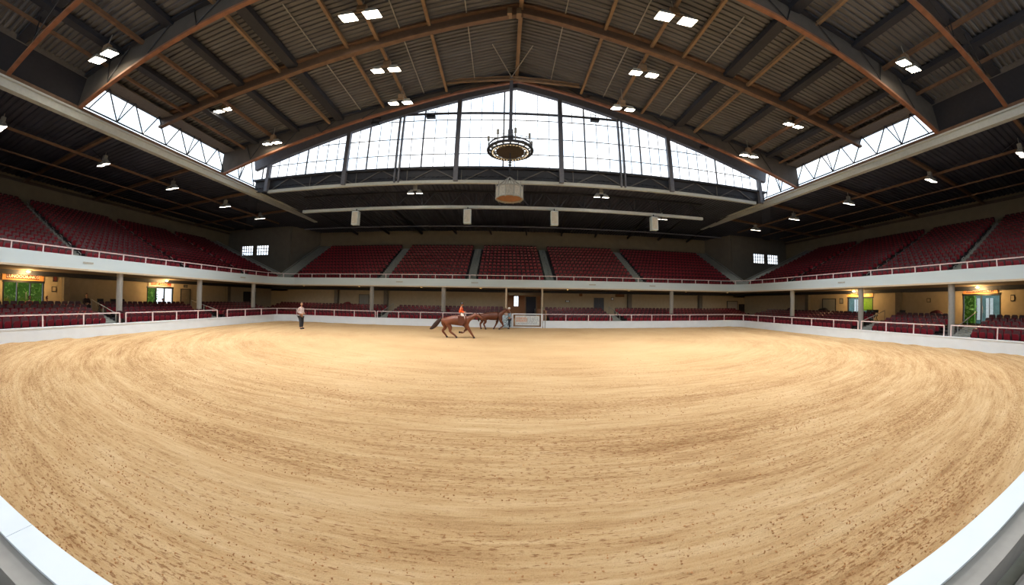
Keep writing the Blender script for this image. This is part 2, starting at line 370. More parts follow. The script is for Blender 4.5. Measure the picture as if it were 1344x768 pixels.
for (x0, x1, z0, z1) in ((-34.6, -32.5, 7.5, 8.75), (-32.0, -29.9, 7.5, 8.75), (32.6, 34.7, 7.6, 8.85), (35.2, 37.3, 7.6, 8.85)):
    fr = MB()
    for a in np.linspace(x0, x1, 6): fr.box((a-.04, 35.5, z0), (a+.04, 35.56, z1))
    for a in np.linspace(z0, z1, 4): fr.box((x0, 35.5, a-.035), (x1, 35.56, a+.035))
    o = struct(fr.build('window_%d' % k, mat('window_frame_brown', (92, 62, 40), .6))); MB().box((x0, 35.6, z0), (x1, 35.62, z1)).build('pane', M_glass, o); k += 1
mb = MB(); mb.box((RXL-.3, YB0-.3, -.1), (-22.0, YB0, 14.5)); mb.box((23.4, YB0-.3, -.1), (RXR+.3, YB0, 14.5)); mb.box((-22.0, YB0-.3, -.1), (23.4, YB0, 8.5)); struct(mb.build('wall_back', M_dwall))
o = struct(MB().box((-22.0, YB0-.16, 8.5), (23.4, YB0-.14, 18.2)).build('window_20', M_glass))  # unseen rear glazing, added to throw cool daylight onto the far end
mb = MB()
for i in range(12): mb.box((-22+4.12*i-.1, YB0-.3, 8.5), (-22+4.12*i+.1, YB0-.1, 18.0))
mb.split('window_post', M_blsteel, o)
wallbox('trim_cornice_left', (RXL, YB0, 10.4), (RXL+.12, 35.4, 10.62), M_web)
wallbox('trim_cornice_right', (RXR-.12, YB0, 10.4), (RXR, 35.4, 10.62), M_web)

# ------------------------------------------------------------------ roofs
RIDX, RIDZ, SLOPE = .7, 17.9, .215
def prof(pts):
    xs = [p[0] for p in pts]; zs = [p[1] for p in pts]
    return lambda x: float(np.interp(abs(x-RIDX), xs, zs))
zdeck = prof([(0, 17.9), (4.2, 16.75), (8.4, 15.7), (13, 14.8), (22.7, 13.5), (24, 13.35)])
def zbay(x): return 20.9-.27*abs(x-RIDX)
BRK = [0, 4.2, 8.4, 13.0]
def brk(x0, x1): return sorted([x0, x1]+[RIDX-b for b in BRK]+[RIDX+b for b in BRK[1:]])
def corrug(mb, rows, pitch, amp):
    """rows: function s -> (p,q) end points of a rib line; builds trapezoid corrugation"""
    pts = []
    s0, s1, fn = rows
    s = s0; k = 0
    prof = [(0, 0), (.30, 0), (.42, 1), (.80, 1), (.92, 0)]
    while s < s1:
        for a, h in prof:
            if s+a*pitch <= s1: pts.append((s+a*pitch, h*amp))
        s += pitch
    vs = []
    for s, h in pts:
        p = fn(s)
        vs.extend([(x, y, z+h) for x, y, z in p])
    m = len(fn(s0+.01)); n = len(pts)
    mb.add(vs, [(i*m+j, i*m+j+1, (i+1)*m+j+1, (i+1)*m+j) for i in range(n-1) for j in range(m-1)])
mb = MB()
corrug(mb, (YB0, 19.6, lambda y: [(x, y, zdeck(x)) for x in brk(OX0-.3, OX1+.3)]), .27, .075)
struct(mb.build('ceiling', M_deckr))
mb = MB()
corrug(mb, (19.4, OY+.5, lambda y: [(OX0-.3, y, zbay(OX0-.3)), (RIDX, y, 20.9), (OX1+.3, y, zbay(OX1+.3))]), .36, .09)
_b = brk(OX0, OX1)
for a, c in zip(_b[:-1], _b[1:]): mb.add([(a, 19.5, zdeck(a)-.1), (c, 19.5, zdeck(c)-.1), (c, 19.5, zbay(c)+.1), (a, 19.5, zbay(a)+.1)], [(0, 1, 2, 3)])
struct(mb.build('ceiling_lantern_bay', M_deckr))
ZI, ZO = 11.6, 10.8
def hipx(y, xi, xo): return xi if y <= OY else xi+(xo-xi)*(y-OY)/(RY-OY)
def lowrow(xi, xo):
    def fn(y):
        xs = hipx(y, xi, xo); zs = ZI+(ZO-ZI)*(xs-xi)/(xo-xi); return [(xs, y, zs), (xo, y, ZO)]
    return fn
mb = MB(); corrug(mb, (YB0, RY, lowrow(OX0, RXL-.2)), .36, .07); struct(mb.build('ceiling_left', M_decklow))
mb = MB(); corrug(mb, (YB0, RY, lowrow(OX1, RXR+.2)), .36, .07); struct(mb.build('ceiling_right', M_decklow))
def lowend(x):
    if x < OX0: y0 = OY+(RY-OY)*(x-OX0)/(RXL-OX0)
    elif x > OX1: y0 = OY+(RY-OY)*(x-OX1)/(RXR-OX1)
    else: y0 = OY
    return [(x, y0, ZI+(ZO-ZI)*(y0-OY)/(RY-OY)), (x, RY+.2, ZO)]
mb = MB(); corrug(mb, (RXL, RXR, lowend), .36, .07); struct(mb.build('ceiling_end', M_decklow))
for (x0, x1) in ((OX0, RXL), (OX1, RXR)):
    hb = MB().bar((x0, OY, ZI-.1), (x1, RY, ZO-.1), .9, .14); struct(hb.build('trim_hip', M_decklow))
# roof slab over corner recess is the same sheet; eave plates of the raised roof
mb = MB()
for x, sgn in ((OX0, 1), (OX1, -1)):
    z = zdeck(x); mb.box((min(x, x+sgn*1.25), 8.2, z-.18), (max(x, x+sgn*1.25), 19.2, z-.10))
    mb.box((x-.12, YB0, z-.22), (x+.12, 19.5, z+.12))
struct(mb.build('trim_eave', mat('eave_plate', (92, 88, 84), .7)))
# closed upstand near the viewer (the glazed strip only starts at the second truss)
mb = MB()
for x in (OX0, OX1): mb.box((x-.1, YB0, ZI-.6), (x+.1, 8.15, zdeck(x)))
struct(mb.build('wall_upstand', mat('upstand_sheet', (34, 34, 40), .8)))

# edge girders (white band with a brown runner)
for x, nm, sgn in ((OX0, 'left', 1), (OX1, 'right', -1)):
    t = thing('edge_girder', 'long pale girder carrying the %s edge of the raised roof' % nm, 'girder', kind='thing')
    MB().box((x-.22, YB0, 10.98), (x+.22, 34.0, 11.34)).build('beam', M_pale, t)
    MB().box((x-.30+sgn*.1, YB0, 11.34), (x+.30+sgn*.1, 34.0, 11.42)).build('flange', M_pale, t)
    MB().box((x-.06+sgn*.3, YB0, 11.44), (x+.06+sgn*.3, 23.0, 11.60)).build('runner', M_rust, t)
    g = MB(); y0 = 8.5
    g.box((x-.01, y0-.4, 11.42), (x+.01, OY, zbay(x) if False else zdeck(x)-.1)); g.box((x-.01, 19.6, 11.42), (x+.01, OY, zbay(x)))
    o = struct(g.build('window_%d' % k, M_glass)); k += 1
    # lattice in front of the strip window
    t = thing('lattice_truss', 'dark lattice truss in front of the %s strip window' % nm, 'truss', kind='thing')
    lt = MB(); y = y0; a = 0; xx = x+sgn*.25
    step = 1.8
    ztop = zdeck(x)-.2
    lt2 = MB(); lt2.bar((xx, y0-.4, 11.75), (xx, OY, 11.75), .07, .07)
    zt = []
    while y < OY-.4:
        top = ztop if y < 19.3 else zbay(x)-.2
        lt.bar((xx, y, 11.75), (xx, y+step*.45, top), .06, .06); lt.bar((xx, y+step*.45, top), (xx, y+step, 11.75), .06, .06)
        if a % 3 == 1: lt.bar((xx, y, 11.75), (xx, y+.3, top), .05, .05)
        y += step; a += 1
    lt.split('web_member', M_dsteel, t); lt2.build('chord', M_dsteel, t)

# cross frames -------------------------------------------------------------
def rib(mb, y, zf, wdt, dep, x0=OX0, x1=OX1, dz=0):
    B = brk(x0, x1)
    for a, b_ in zip(B[:-1], B[1:]):
        mb.bar((a, y, zf(a)+dz), (b_+.02, y, zf(b_+.02)+dz), wdt, dep)
def webplate(mb, y, zlo, zhi, th=.05):
    B = brk(OX0, OX1)
    for a, b_ in zip(B[:-1], B[1:]):
        mb.add([(a, y-th, zlo(a)), (b_, y-th, zlo(b_)), (b_, y-th, zhi(b_)), (a, y-th, zhi(a)), (a, y+th, zlo(a)), (b_, y+th, zlo(b_)), (b_, y+th, zhi(b_)), (a, y+th, zhi(a))],
               [(0, 1, 2, 3), (7, 6, 5, 4), (0, 4, 5, 1), (2, 6, 7, 3)])
f1 = prof([(0, 15.9), (10, 14.0), (13.5, 13.4), (17, 12.8), (22.7, 11.5), (24, 11.3)])
f2 = lambda x: zdeck(x)-.72
f3 = prof([(0, 17.25), (4.2, 16.2), (8.4, 15.05), (12.6, 14.0), (19, 12.6), (22.7, 11.5), (24, 11.3)])
for y, zf, nm, mm, dark in ((4.2, f1, 'nearest to the viewer at the picture corners', M_orange, 0), (8.0, f1, 'with cable-laced web, second from the viewer', M_orange, 0), (13.3, f2, 'deep plain brown, crossing above the hanging ring', M_rust, 1), (19.3, f3, 'with orange lower edge just before the gable window', M_orange, 0)):
    t = thing('roof_truss', 'gabled roof frame %s' % nm, 'roof frame', kind='thing')
    mb = MB(); rib(mb, y, zf, .20 if not dark else .26, .14); mb.build('bottom_chord', mm, t)
    if y > 5: mb = MB(); webplate(mb, y, zf, lambda x: zdeck(x)-.05); mb.build('web_plate', M_web if not dark else mat('brown_plate', (94, 74, 58), .6, var=.12), t)
    mb = MB(); rib(mb, y, lambda x: zdeck(x)-.12, .5, .14); mb.build('top_chord', M_dsteel if not dark else M_rust, t)
    if not dark:
        mb = MB()
        for i in range(1, 15):
            x = OX0+(OX1-OX0)*i/15; x2 = x+(1.1 if x < RIDX else -1.1)
            mb.tube((x, y-.12, zf(x)), (x2, y-.12, zdeck(x2)-.2), .028, 5)
            if i % 2: mb.tube((x, y-.12, zf(x)), (x-(x2-x)*.6, y-.12, zdeck(x)-.2), .028, 5)
        mb.split('web_rod', M_black, t)
# longitudinal members (rows of purlins): X, width, depth, material, drop below the sheet
ratio_z = lambda r: (zdeck(0)-2.4)
PUR = [(-4.1, .16, .16, M_tan, .22, 'slender tan', 5), (-6.75, .18, .14, M_tan, .35, 'tan lamp-carrying', 5), (-8.4, .16, .16, M_tan, .22, 'tan', 5),
       (-11.6, .6, .3, M_dsteel, .2, 'wide dark', 5), (-12.4, .17, .17, M_tan, .30, 'tan', 4), (-15.1, .5, .25, M_dsteel, .2, 'dark', 4), (-16.9, .2, .18, M_rust, .4, 'brown', 0),
       (-18.7, .5, .25, M_dsteel, .2, 'dark outer', 0), (-19.8, .14, .14, M_rust, .4, 'thin brown', 0),
       (5.0, .16, .16, M_tan, .22, 'slender tan', 5), (7.5, .18, .14, M_tan, .35, 'tan lamp-carrying', 5), (9.3, .16, .16, M_tan, .22, 'tan', 5),
       (12.1, .6, .3, M_dsteel, .2, 'wide dark', 5), (13.4, .17, .17, M_tan, .30, 'tan', 4), (16.0, .5, .25, M_dsteel, .2, 'dark', 4), (18.2, .2, .18, M_rust, .4, 'brown', 0),
       (20.2, .5, .25, M_dsteel, .2, 'dark outer', 0), (21.4, .14, .14, M_rust, .4, 'thin brown', 0),
       (RIDX-.1, .22, .25, M_tan, .3, 'ridge', 0)]
cnt = {}
for x, wd, dp, mm, drop, nm, _ in PUR:
    s = 'left' if x < 0 else 'right'
    cnt[s] = cnt.get(s, 0)+1
    z = zdeck(x)-drop
    o = MB().bar((x, YB0, z), (x, 19.25, z), wd, dp).build('roof_purlin', mm)
    lab = ('tan ridge beam running to the hanging ring pole' if nm == 'ridge' else '%s roof purlin, %s from the ridge on the %s slope' % (nm, ORD[cnt[s]], s))
    tag(o, lab, 'purlin', kind='thing')
# thin drop rods seen between the frames
for x, nm in ((-2.2, 'just left of the ridge'), (-5.6, 'left of the slender tan left purlin'), (2.9, 'just right of the ridge'), (6.5, 'between the first two right purlins'), (10.6, 'right of the lamp row on the right'), (-10.0, 'left of the lamp row on the left')):
    o = MB().bar((x, 9.5, zdeck(x)-.12), (x, 19.0, zdeck(x)-.12), .05, .05).build('conduit', M_gsteel); tag(o, 'thin grey conduit under the roof sheet, %s' % nm, 'conduit', kind='thing')

# gable window wall -----------------------------------------------------------
SILL = 12.35
zrake = lambda x: 19.9-.275*abs(x-RIDX)
g = MB()
for a, b_ in ((OX0, RIDX), (RIDX, OX1)):
    g.add([(a, OY, SILL), (b_, OY, SILL), (b_, OY, zbay(b_)), (a, OY, zbay(a))], [(0, 1, 2, 3)])
gw = struct(g.build('window_%d' % k, M_glass)); k += 1
posts = [-20.4, -12.8, -8.35, -3.75, 4.2, 9.1, 13.3, 22.6]
mb = MB()
for i, x in enumerate(posts):
    wd = .34
    if i in (2, 5):
        mb.box((x-.22, OY-.3, 11.2), (x-.10, OY-.05, zrake(x))); mb.box((x+.10, OY-.3, 11.2), (x+.22, OY-.05, zrake(x)))
    else: mb.box((x-wd/2, OY-.35, 11.2), (x+wd/2, OY-.05, zrake(x)))
mb.split('window_post', M_blsteel, gw)
mb = MB(); mn = MB()
allp = sorted([OX0]+posts+[OX1])
for a, b_ in zip(allp[:-1], allp[1:]):
    n = max(2, round((b_-a)/.92))
    for i in range(1, n):
        x = a+(b_-a)*i/n; wd = .022 if i != n//2 else .06
        (mb if wd > .05 else mn).box((x-wd, OY-.08, SILL), (x+wd, OY-.02, zrake(x)))
for z in (13.5, 14.9, 16.5):
    hw = (19.4-z)/.275-.3
    mn.box((max(OX0, RIDX-hw), OY-.07, z-.03), (min(OX1, RIDX+hw), OY-.02, z+.03))
mb.box((-8.3, OY-.12, 17.0), (9.1, OY-.03, 17.18))
mb.split('mullion', M_blsteel, gw); mn.split('glazing_bar', mat('pale_bar', (150, 156, 166), .6), gw)
mb = MB(); rib(mb, OY-.2, zrake, .35, .95); mb.build('rake_beam', M_blsteel, gw)
mb = MB(); n = 44
for i in range(n):
    x = OX0+(OX1-OX0)*(i+.5)/n; s = .5 if i % 2 else -.5
    lo = zrake(x-s)+.4; hi = zbay(x+s)-.05
    mb.bar((x-s, OY-.12, lo), (x+s, OY-.12, hi), .07, .07)
mb.split('lattice_bar', M_dsteel, gw)

# trusses under the end roof
def girder(y, zc, x0, x1, zt, label, mchord, npan, tiny=False):
    t = thing('girder_truss', label, 'truss', kind='thing')
    MB().bar((x0, y, zc), (x1, y, zc), .26, .24).build('bottom_chord', mchord, t)
    MB().bar((x0, y, zt), (x1, y, zt), .2, .14).build('top_chord', M_dsteel, t)
    mb = MB()
    for i in range(npan):
        a = x0+(x1-x0)*i/npan; b_ = x0+(x1-x0)*(i+1)/npan; m_ = (a+b_)/2
        mb.bar((a, y, zc), (m_, y, zt), .07, .07); mb.bar((m_, y, zt), (b_, y, zc), .07, .07)
        if i: mb.bar((a, y, zc), (a, y, zt), .06, .06)
    mb.split('web_member', M_dsteel if npan >= 14 else mat('mid_steel', (92, 92, 92), .6), t)
    return t
girder(OY, 11.2, -20.3, 22.1, SILL-.05, 'pale truss directly beneath the gable window', M_pale, 10)
girder(26.0, 10.0, -18.3, 18.0, 11.35, 'pale truss behind the gable truss carrying four white speakers', M_pale, 16)
t = thing('roof_tie', 'slim dark tie beam crossing low in front of the far wall', 'tie beam', kind='thing'); MB().bar((-24.5, 35.4, 10.55), (27.3, 35.4, 10.55), .14, .12).build('beam', M_blsteel, t)
mb = MB()
for i in range(11):
    x = -20+4.3*i; mb.bar((x, 28.6, 11.5), (x+1.2, 38.9, 10.45), .16, .26)
mb.split('end_rafter', M_dsteel, t)
wallbox('trim_gable_sill', (OX0, OY-.25, SILL-.12), (OX1, OY+.3, SILL+.04), M_dsteel)
wallbox('wall_gable_base', (OX0, OY+.08, 11.3), (OX1, OY+.2, SILL-.12), M_dsteel)
# rafters and purlins of the side roofs
for side, xi, xo in (('left', OX0, RXL), ('right', OX1, RXR)):
    t = thing('side_roof_framing', 'brown rafters and long purlin under the %s low roof' % side, 'roof framing', kind='thing')
    mb = MB(); sg = -1 if side == 'left' else 1
    for y in (-2, 4.2, 10.6, 16.9, 23.2, 29.4):
        mb.bar((xi, y, 11.3), (xo, y, 10.5), .2, .2)
    mb.split('rafter', M_rust, t)
    mb = MB()
    for dx, mw in ((4.6, .14), (8.6, .10), (11.8, .10)):
        z = ZI+(ZO-ZI)*dx/abs(xo-xi)-.62+dx*.02; mb.bar((xi+sg*dx, YB0, z), (xi+sg*dx, 33.0, z), mw, mw)
    mb.split('purlin', M_rust, t)
    mb = MB()
    for y in np.arange(0, 32, 3.15):
        for s2 in (-1.2, 1.2):
            mb.tube((xi+sg*4.6, y, 10.85), (xi+sg*4.6, y+s2, 11.35), .025, 5)
    mb.split('strut', M_dsteel, t)
# far-side columns standing outside carry nothing visible: skip

# hanging ring structure and its pole
YP = 19.1
pz = lambda sl: H+sl*YP
t = thing('hanging_pole', 'steel pole dropping from the ridge with four braces', 'pole', (RIDX-.45, YP-.2, 0))
cxp = .24-(RIDX-.45); 
mb = MB(); mb.bar((0, 0, 12.9), (0, 0, 17.4), .22, .22); mb.box((-.16, -.16, 12.5), (.16, .16, 13.1)); mb.build('shaft', M_blsteel, t)
mb = MB()
for sx in (-1, 1):
    mb.bar((0, -.1, 17.75 if False else 17.0), (sx*4.5, -.3, 16.55+.0), .12, .12); mb.bar((0, -.1, 17.25), (sx*4.5, -.3, 16.75), .1, .1)
mb.split('brace', M_tan, t)
mb = MB()
for sx in (-1, 1): mb.tube((0, -.1, 17.2), (sx*1.2, -3.0, 17.4), .035, 6)
mb.split('stay_rod', M_gsteel, t)
mb = MB(); mb.box((-.36, -5.9, 16.9), (-.12, -5.5, 17.35)); mb.box((.12, -5.9, 16.9), (.36, -5.5, 17.35)); mb.split('bracket_box', M_tan, t)
cx0, cy0 = .25, YP-.2
t = thing('lighting_ring', 'large round dark lighting ring hanging above the arena', 'hanging ring', (cx0, cy0, 0))
zr = pz(.484); Rr = 1.38
mb = MB(); mb.torus((0, 0, zr), Rr, .09, 44, 8); mb.torus((0, 0, zr+.28), Rr*.98, .045, 44, 6); mb.torus((0, 0, zr-.12), Rr*.86, .05, 44, 6); mb.split('rim', M_dsteel, t, True)
mb = MB(); mb.lathe((0, 0, zr), [(.0, -.14), (Rr*.62, -.14), (Rr*.64, -.05), (.0, -.05)], 32); mb.build('underside', mat('ring_underside', (62, 54, 46), .6), t)
mb = MB()
for i in range(16):
    a = 2*PI*i/16; mb.bar((Rr*.6*math.cos(a), Rr*.6*math.sin(a), zr-.08), (Rr*math.cos(a), Rr*math.sin(a), zr), .05, .08)
mb.torus((0, 0, zr-.1), Rr*.74, .04, 44, 6); mb.split('spoke', M_gsteel, t)
mb = MB()
for i in range(36):
    a = 2*PI*i/36; mb.ball((Rr*.80*math.cos(a), Rr*.80*math.sin(a), zr-.14), .035, 6, 4)
mb.split('small_lamp', emit('ring_bulb', (255, 222, 170), 1.1), t)
mb = MB()
for i in range(8):
    a = 2*PI*i/8+.2; c, s = math.cos(a), math.sin(a)
    mb.tube((Rr*c, Rr*s, zr), (Rr*c, Rr*s, zr+.75), .035, 6); mb.box((Rr*c-.07, Rr*s-.07, zr+.55), (Rr*c+.07, Rr*s+.07, zr+.85))
    mb.tube((Rr*c, Rr*s, zr+.6), (0, 0, 12.8), .02, 5)
mb.split('hanger', M_gsteel, t)
MB().tube((0, 0, zr-.05), (0, 0, 12.6), .07, 8).build('stem', M_blsteel, t)
t = thing('hanging_drum', 'smaller pale drum with brown underside below the dark ring', 'hanging drum', (cx0, cy0, 0))
zd = pz(.335); Rd = .80
mb = MB(); mb.lathe((0, 0, zd), [(Rd*.94, -.32), (Rd, -.32), (Rd, .32), (Rd*.94, .32), (Rd*.94, -.32)], 32); mb.build('side_panel', mat('drum_white', (150, 148, 138), .5, var=.2, scale=9), t)
mb = MB(); mb.lathe((0, 0, zd), [(0, -.26), (Rd*.93, -.26), (Rd*.93, -.2), (0, -.2)], 32); mb.build('underside', mat('drum_brown', (136, 98, 66), .6), t)
mb = MB(); mb.torus((0, 0, zd+.34), Rd, .04, 32, 6); mb.torus((0, 0, zd-.32), Rd*1.01, .04, 32, 6)
for i in range(10):
    a = 2*PI*i/10; c, s = math.cos(a), math.sin(a)
    mb.tube((Rd*1.02*c, Rd*1.02*s, zd-.4), (Rd*1.02*c, Rd*1.02*s, zd+.62), .028, 5); mb.tube((Rd*c, Rd*s, zd+.4), (0, 0, zd+1.1), .025, 5)
mb.split('frame_bar', M_gsteel, t)
mb = MB(); mb.tube((0, 0, zd+.9), (0, 0, zr-.15), .04, 6)
for i in range(6): mb.torus((0, 0, zd+1.2+i*.17), .09, .03, 12, 5)
mb.build('chain', M_dsteel, t)

# white speaker boxes on the second truss
for x, nm in ((-12.75, 'leftmost of the four hanging'), (-3.05, 'second from the left of four hanging'), (4.05, 'third from the left of four hanging'), (12.85, 'rightmost of the four hanging')):
    t = thing('speaker_box', 'white upright speaker box, %s from the far truss' % nm, 'speaker', (x, 25.8, 0))
    MB().box((-.3, -.25, 8.55), (.3, .2, 9.72)).build('cabinet', M_fascia, t)
    MB().box((-.25, -.27, 8.62), (.25, -.252, 9.65)).build('grille', mat('speaker_grille', (186, 186, 178), .8), t)
    mb = MB(); mb.box((-.04, -.04, 9.72), (.04, .04, 9.95)); mb.box((-.2, -.06, 9.72), (.2, .06, 9.76)); mb.build('hanger', M_dsteel, t)

# ------------------------------------------------------------------ floodlights
_meshes = {}
def flood(x, y, z, label, low, group, big=1.0, pw=None):
    t = thing('floodlight', label, 'floodlight', (x, y, z), 0, group)
    def part(nm, key, fn, m, loc=(0, 0, 0), par=None, rx=0):
        if key not in _meshes: b_ = MB(); fn(b_); _meshes[key] = b_.mesh(nm, m)
        o = bpy.data.objects.new(nm, _meshes[key]); COL.objects.link(o); o.parent = par or t; o.location = loc; o.rotation_euler = (rx, 0, 0); return o
    s = big
    part('junction_box', 'jb%s%s' % (low, s), lambda b_: (b_.box((-.14*s, -.12, .30), (.14*s, .12, .62)), b_.box((-.42*s, -.04, .22), (.42*s, .04, .30))), M_tan if not low else M_gsteel)
    if low:
        inx = OX0 if x < 0 else OX1; outx = RXL if x < 0 else RXR
        zr_ = ZI+(ZO-ZI)*abs(x-inx)/abs(outx-inx) if not (OX0 < x < OX1) else ZI+(ZO-ZI)*(y-OY)/(RY-OY)
    else: zr_ = zdeck(x)
    MB().tube((0, 0, .6), (0, 0, max(.7, zr_-z+.02)), .025, 6).build('stem', M_gsteel, t)
    for sx in (-1, 1):
        hd = part('lamp_head', 'hd%s%s' % (low, s), lambda b_: (b_.add([(-.24*s, -.2*s, -.02), (.24*s, -.2*s, -.02), (.24*s, .2*s, -.02), (-.24*s, .2*s, -.02), (-.14*s, -.12*s, .2), (.14*s, -.12*s, .2), (.14*s, .12*s, .2), (-.14*s, .12*s, .2)], [(4, 5, 6, 7), (0, 1, 5, 4), (1, 2, 6, 5), (2, 3, 7, 6), (3, 0, 4, 7)])), M_gsteel, (sx*.36*s, 0, 0), None, .25)
        part('lens', 'ln%s%s' % (low, s), lambda b_: b_.box((-.22*s, -.18*s, -.035), (.22*s, .18*s, -.015)), M_lamp if not low else M_lamp2, (0, 0, 0), hd)
    L = bpy.data.lights.new('flood_glow', 'AREA'); L.shape = 'RECTANGLE'; L.size = 1.1; L.size_y = .4; L.energy = (pw or 1.0)*(LAMP_HIGH if not low else LAMP_LOW); L.color = (.98, .98, 1.0); L.spread = math.radians(108)
    o = bpy.data.objects.new('flood_glow', L); COL.objects.link(o); o.parent = t; o.location = (0, 0, -.08)
HI = [(-18.2, 6.95, 12.8, 'nearest the left strip window corner, brightest outer left', 1.5, 1.0), (-17.6, 14.6, 13.75, 'beside the left strip window, middle of three outer left', 1.2, .95), (-16.5, 18.5, 13.05, 'at the far truss, last of three outer left', 1.2, .75),
      (-6.7, 10.9, 14.95, 'first of the three tan-railed lamps left of the ridge', 1.6, 1.0), (-6.76, 14.95, 14.95, 'middle of the inner left row of three', 1.35, .9), (-6.7, 17.8, 14.6, 'inner left row, hanging at the orange truss', 1.25, .85),
      (7.4, 10.4, 14.95, 'first of the three tan-railed lamps right of the ridge', 1.6, 1.0), (7.5, 14.6, 14.95, 'middle of the inner right row of three', 1.35, .9), (7.35, 17.8, 14.6, 'inner right row, hanging at the orange truss', 1.25, .85),
      (18.0, 6.6, 13.1, 'nearest on the outer right slope', 1.3, 1.0), (18.2, 14.6, 13.7, 'middle of the outer right slope', 1.2, .95), (17.6, 18.6, 13.05, 'at the far truss on the outer right slope', 1.2, .75),
      (-7.6, 3.2, 15.0, 'added unseen above the viewing platform front, left slope', 1.5, .55), (8.4, 3.2, 15.0, 'added unseen above the viewing platform front, right slope', 1.5, .55),  # overhead and rear lamps are added out of view to even the sand lighting
      (-16.0, -3.0, 13.4, 'added unseen behind the viewing platform, left slope', 1.5, .55), (16.8, -3.0, 13.4, 'added unseen behind the viewing platform, right slope', 1.5, .55), (.7, -3.5, 15.6, 'added unseen behind the viewing platform, under the ridge', 1.5, .55)]
for x, y, z, nm, b_, pw in HI:
    flood(x, y, z, 'twin floodlight under the raised roof, %s' % nm, False, 'twin floodlights under the raised roof', b_, pw)
LO = [(-26.2, 5.6, 'left', 'half cut by the left picture edge'), (-26.2, 12.2, 'left', 'nearest fully seen'), (-26.2, 18.1, 'left', 'second fully seen'), (-26.2, 24.1, 'left', 'third fully seen'), (-26.2, 29.2, 'left', 'farthest, nearest the corner'),
      (27.6, 4.9, 'right', 'half cut by the right picture edge'), (27.6, 10.7, 'right', 'nearest fully seen'), (27.6, 17.6, 'right', 'second fully seen'), (27.6, 23.8, 'right', 'third fully seen'), (27.6, 29.4, 'right', 'farthest, nearest the corner')]
for x, y, s, nm in LO:
    flood(x, y, 2.4+abs(x)*(.311 if s == 'left' else .29), 'twin lamp hung under the %s low roof, %s' % (s, nm), True, 'twin lamps under the low side roofs', 1.0)
for x, y, z, nm in ((-7.1, 24.2, 10.65, 'left of the pale drum'), (7.6, 24.2, 10.65, 'right of the pale drum'), (14.9, 28.3, 10.3, 'behind the rightmost speaker box')):
    flood(x, y, z, 'twin lamp hung under the far low roof, %s' % nm, True, 'twin lamps under the far low roof', 1.0)
# small fittings silhouetted in the gable window
for x, z, nm in ((-10.4, 16.2, 'leftmost'), (-5.9, 16.5, 'second from left'), (6.9, 16.6, 'second from right'), (16.6, 15.4, 'rightmost')):
    t = thing('hanging_fitting', 'small dark fitting hung against the gable window, %s' % nm, 'fitting', (x, OY-.6, z))
    MB().box((-.35, -.15, -.12), (.35, .15, .1)).build('housing', M_dsteel, t)
    mb = MB(); mb.tube((-.3, 0, .1), (-.3, 0, .55), .025, 5); mb.tube((.3, 0, .1), (.3, 0, .55), .025, 5); mb.tube((-.3, 0, .55), (.3, .2, .55), .03, 5); mb.build('bracket', M_dsteel, t)

# ------------------------------------------------------------------ boards and railings
def path_pts(v, r, seg):
    return front_path(v, r, seg)
BOARD = front_path(0, 1.6, .95, 6)
def board(pts, name, label, h=.6, close=True):
    t = thing(name, label, 'arena board')
    P = [Vector(p) for p in pts]
    nn = []
    for i, p in enumerate(P):
        d = (P[min(i+1, len(P)-1)]-P[max(i-1, 0)]).normalized(); nn.append(Vector((-d.y, d.x)))
    inn = pts; out = [tuple(p+n*.14) for p, n in zip(P, nn)]
    mb = MB(); strip(mb, inn, out, -.05, h); mb.build('panel', M_white, t)
    mb = MB(); P2 = [tuple(p-n*.02) for p, n in zip(P, nn)]; O2 = [tuple(p+n*.17) for p, n in zip(P, nn)]
    strip(mb, P2, O2, h-.03, h+.03); mb.build('cap', M_white, t)
    return t
# split the board: left side with corner, far left, far right, right side
i0 = 1+3
left_pts = BOARD[:8]; far_left = [BOARD[7], (.75, YE)]; far_right = [(3.45, YE), BOARD[8]]; right_pts = BOARD[8:]
board(left_pts, 'arena_board', 'white kick board along the left side of the sand')
board(far_left, 'arena_board', 'white kick board along the far side, left of the gate')
board(far_right, 'arena_board', 'white kick board along the far side, right of the gate')
board(right_pts, 'arena_board', 'white kick board along the right side of the sand')
t = thing('arena_board', 'broad white board top curving across the bottom corners of the picture', 'arena board')
mb = MB(); mb.box((XL-.1, .74, .02), (XR+.1, .90, .57)); mb.build('panel', M_white, t)
mb = MB()
for a in range(15): mb.box((XL+3*a+.004, .70, .57), (XL+3*a+2.996, .92, .60))
mb.build('cap', M_white, t)
MB().box((XL, .55, .16), (XR, .735, .50)).build('ledge', mat('grey_ledge', (158, 156, 150), .6, var=.06), t)

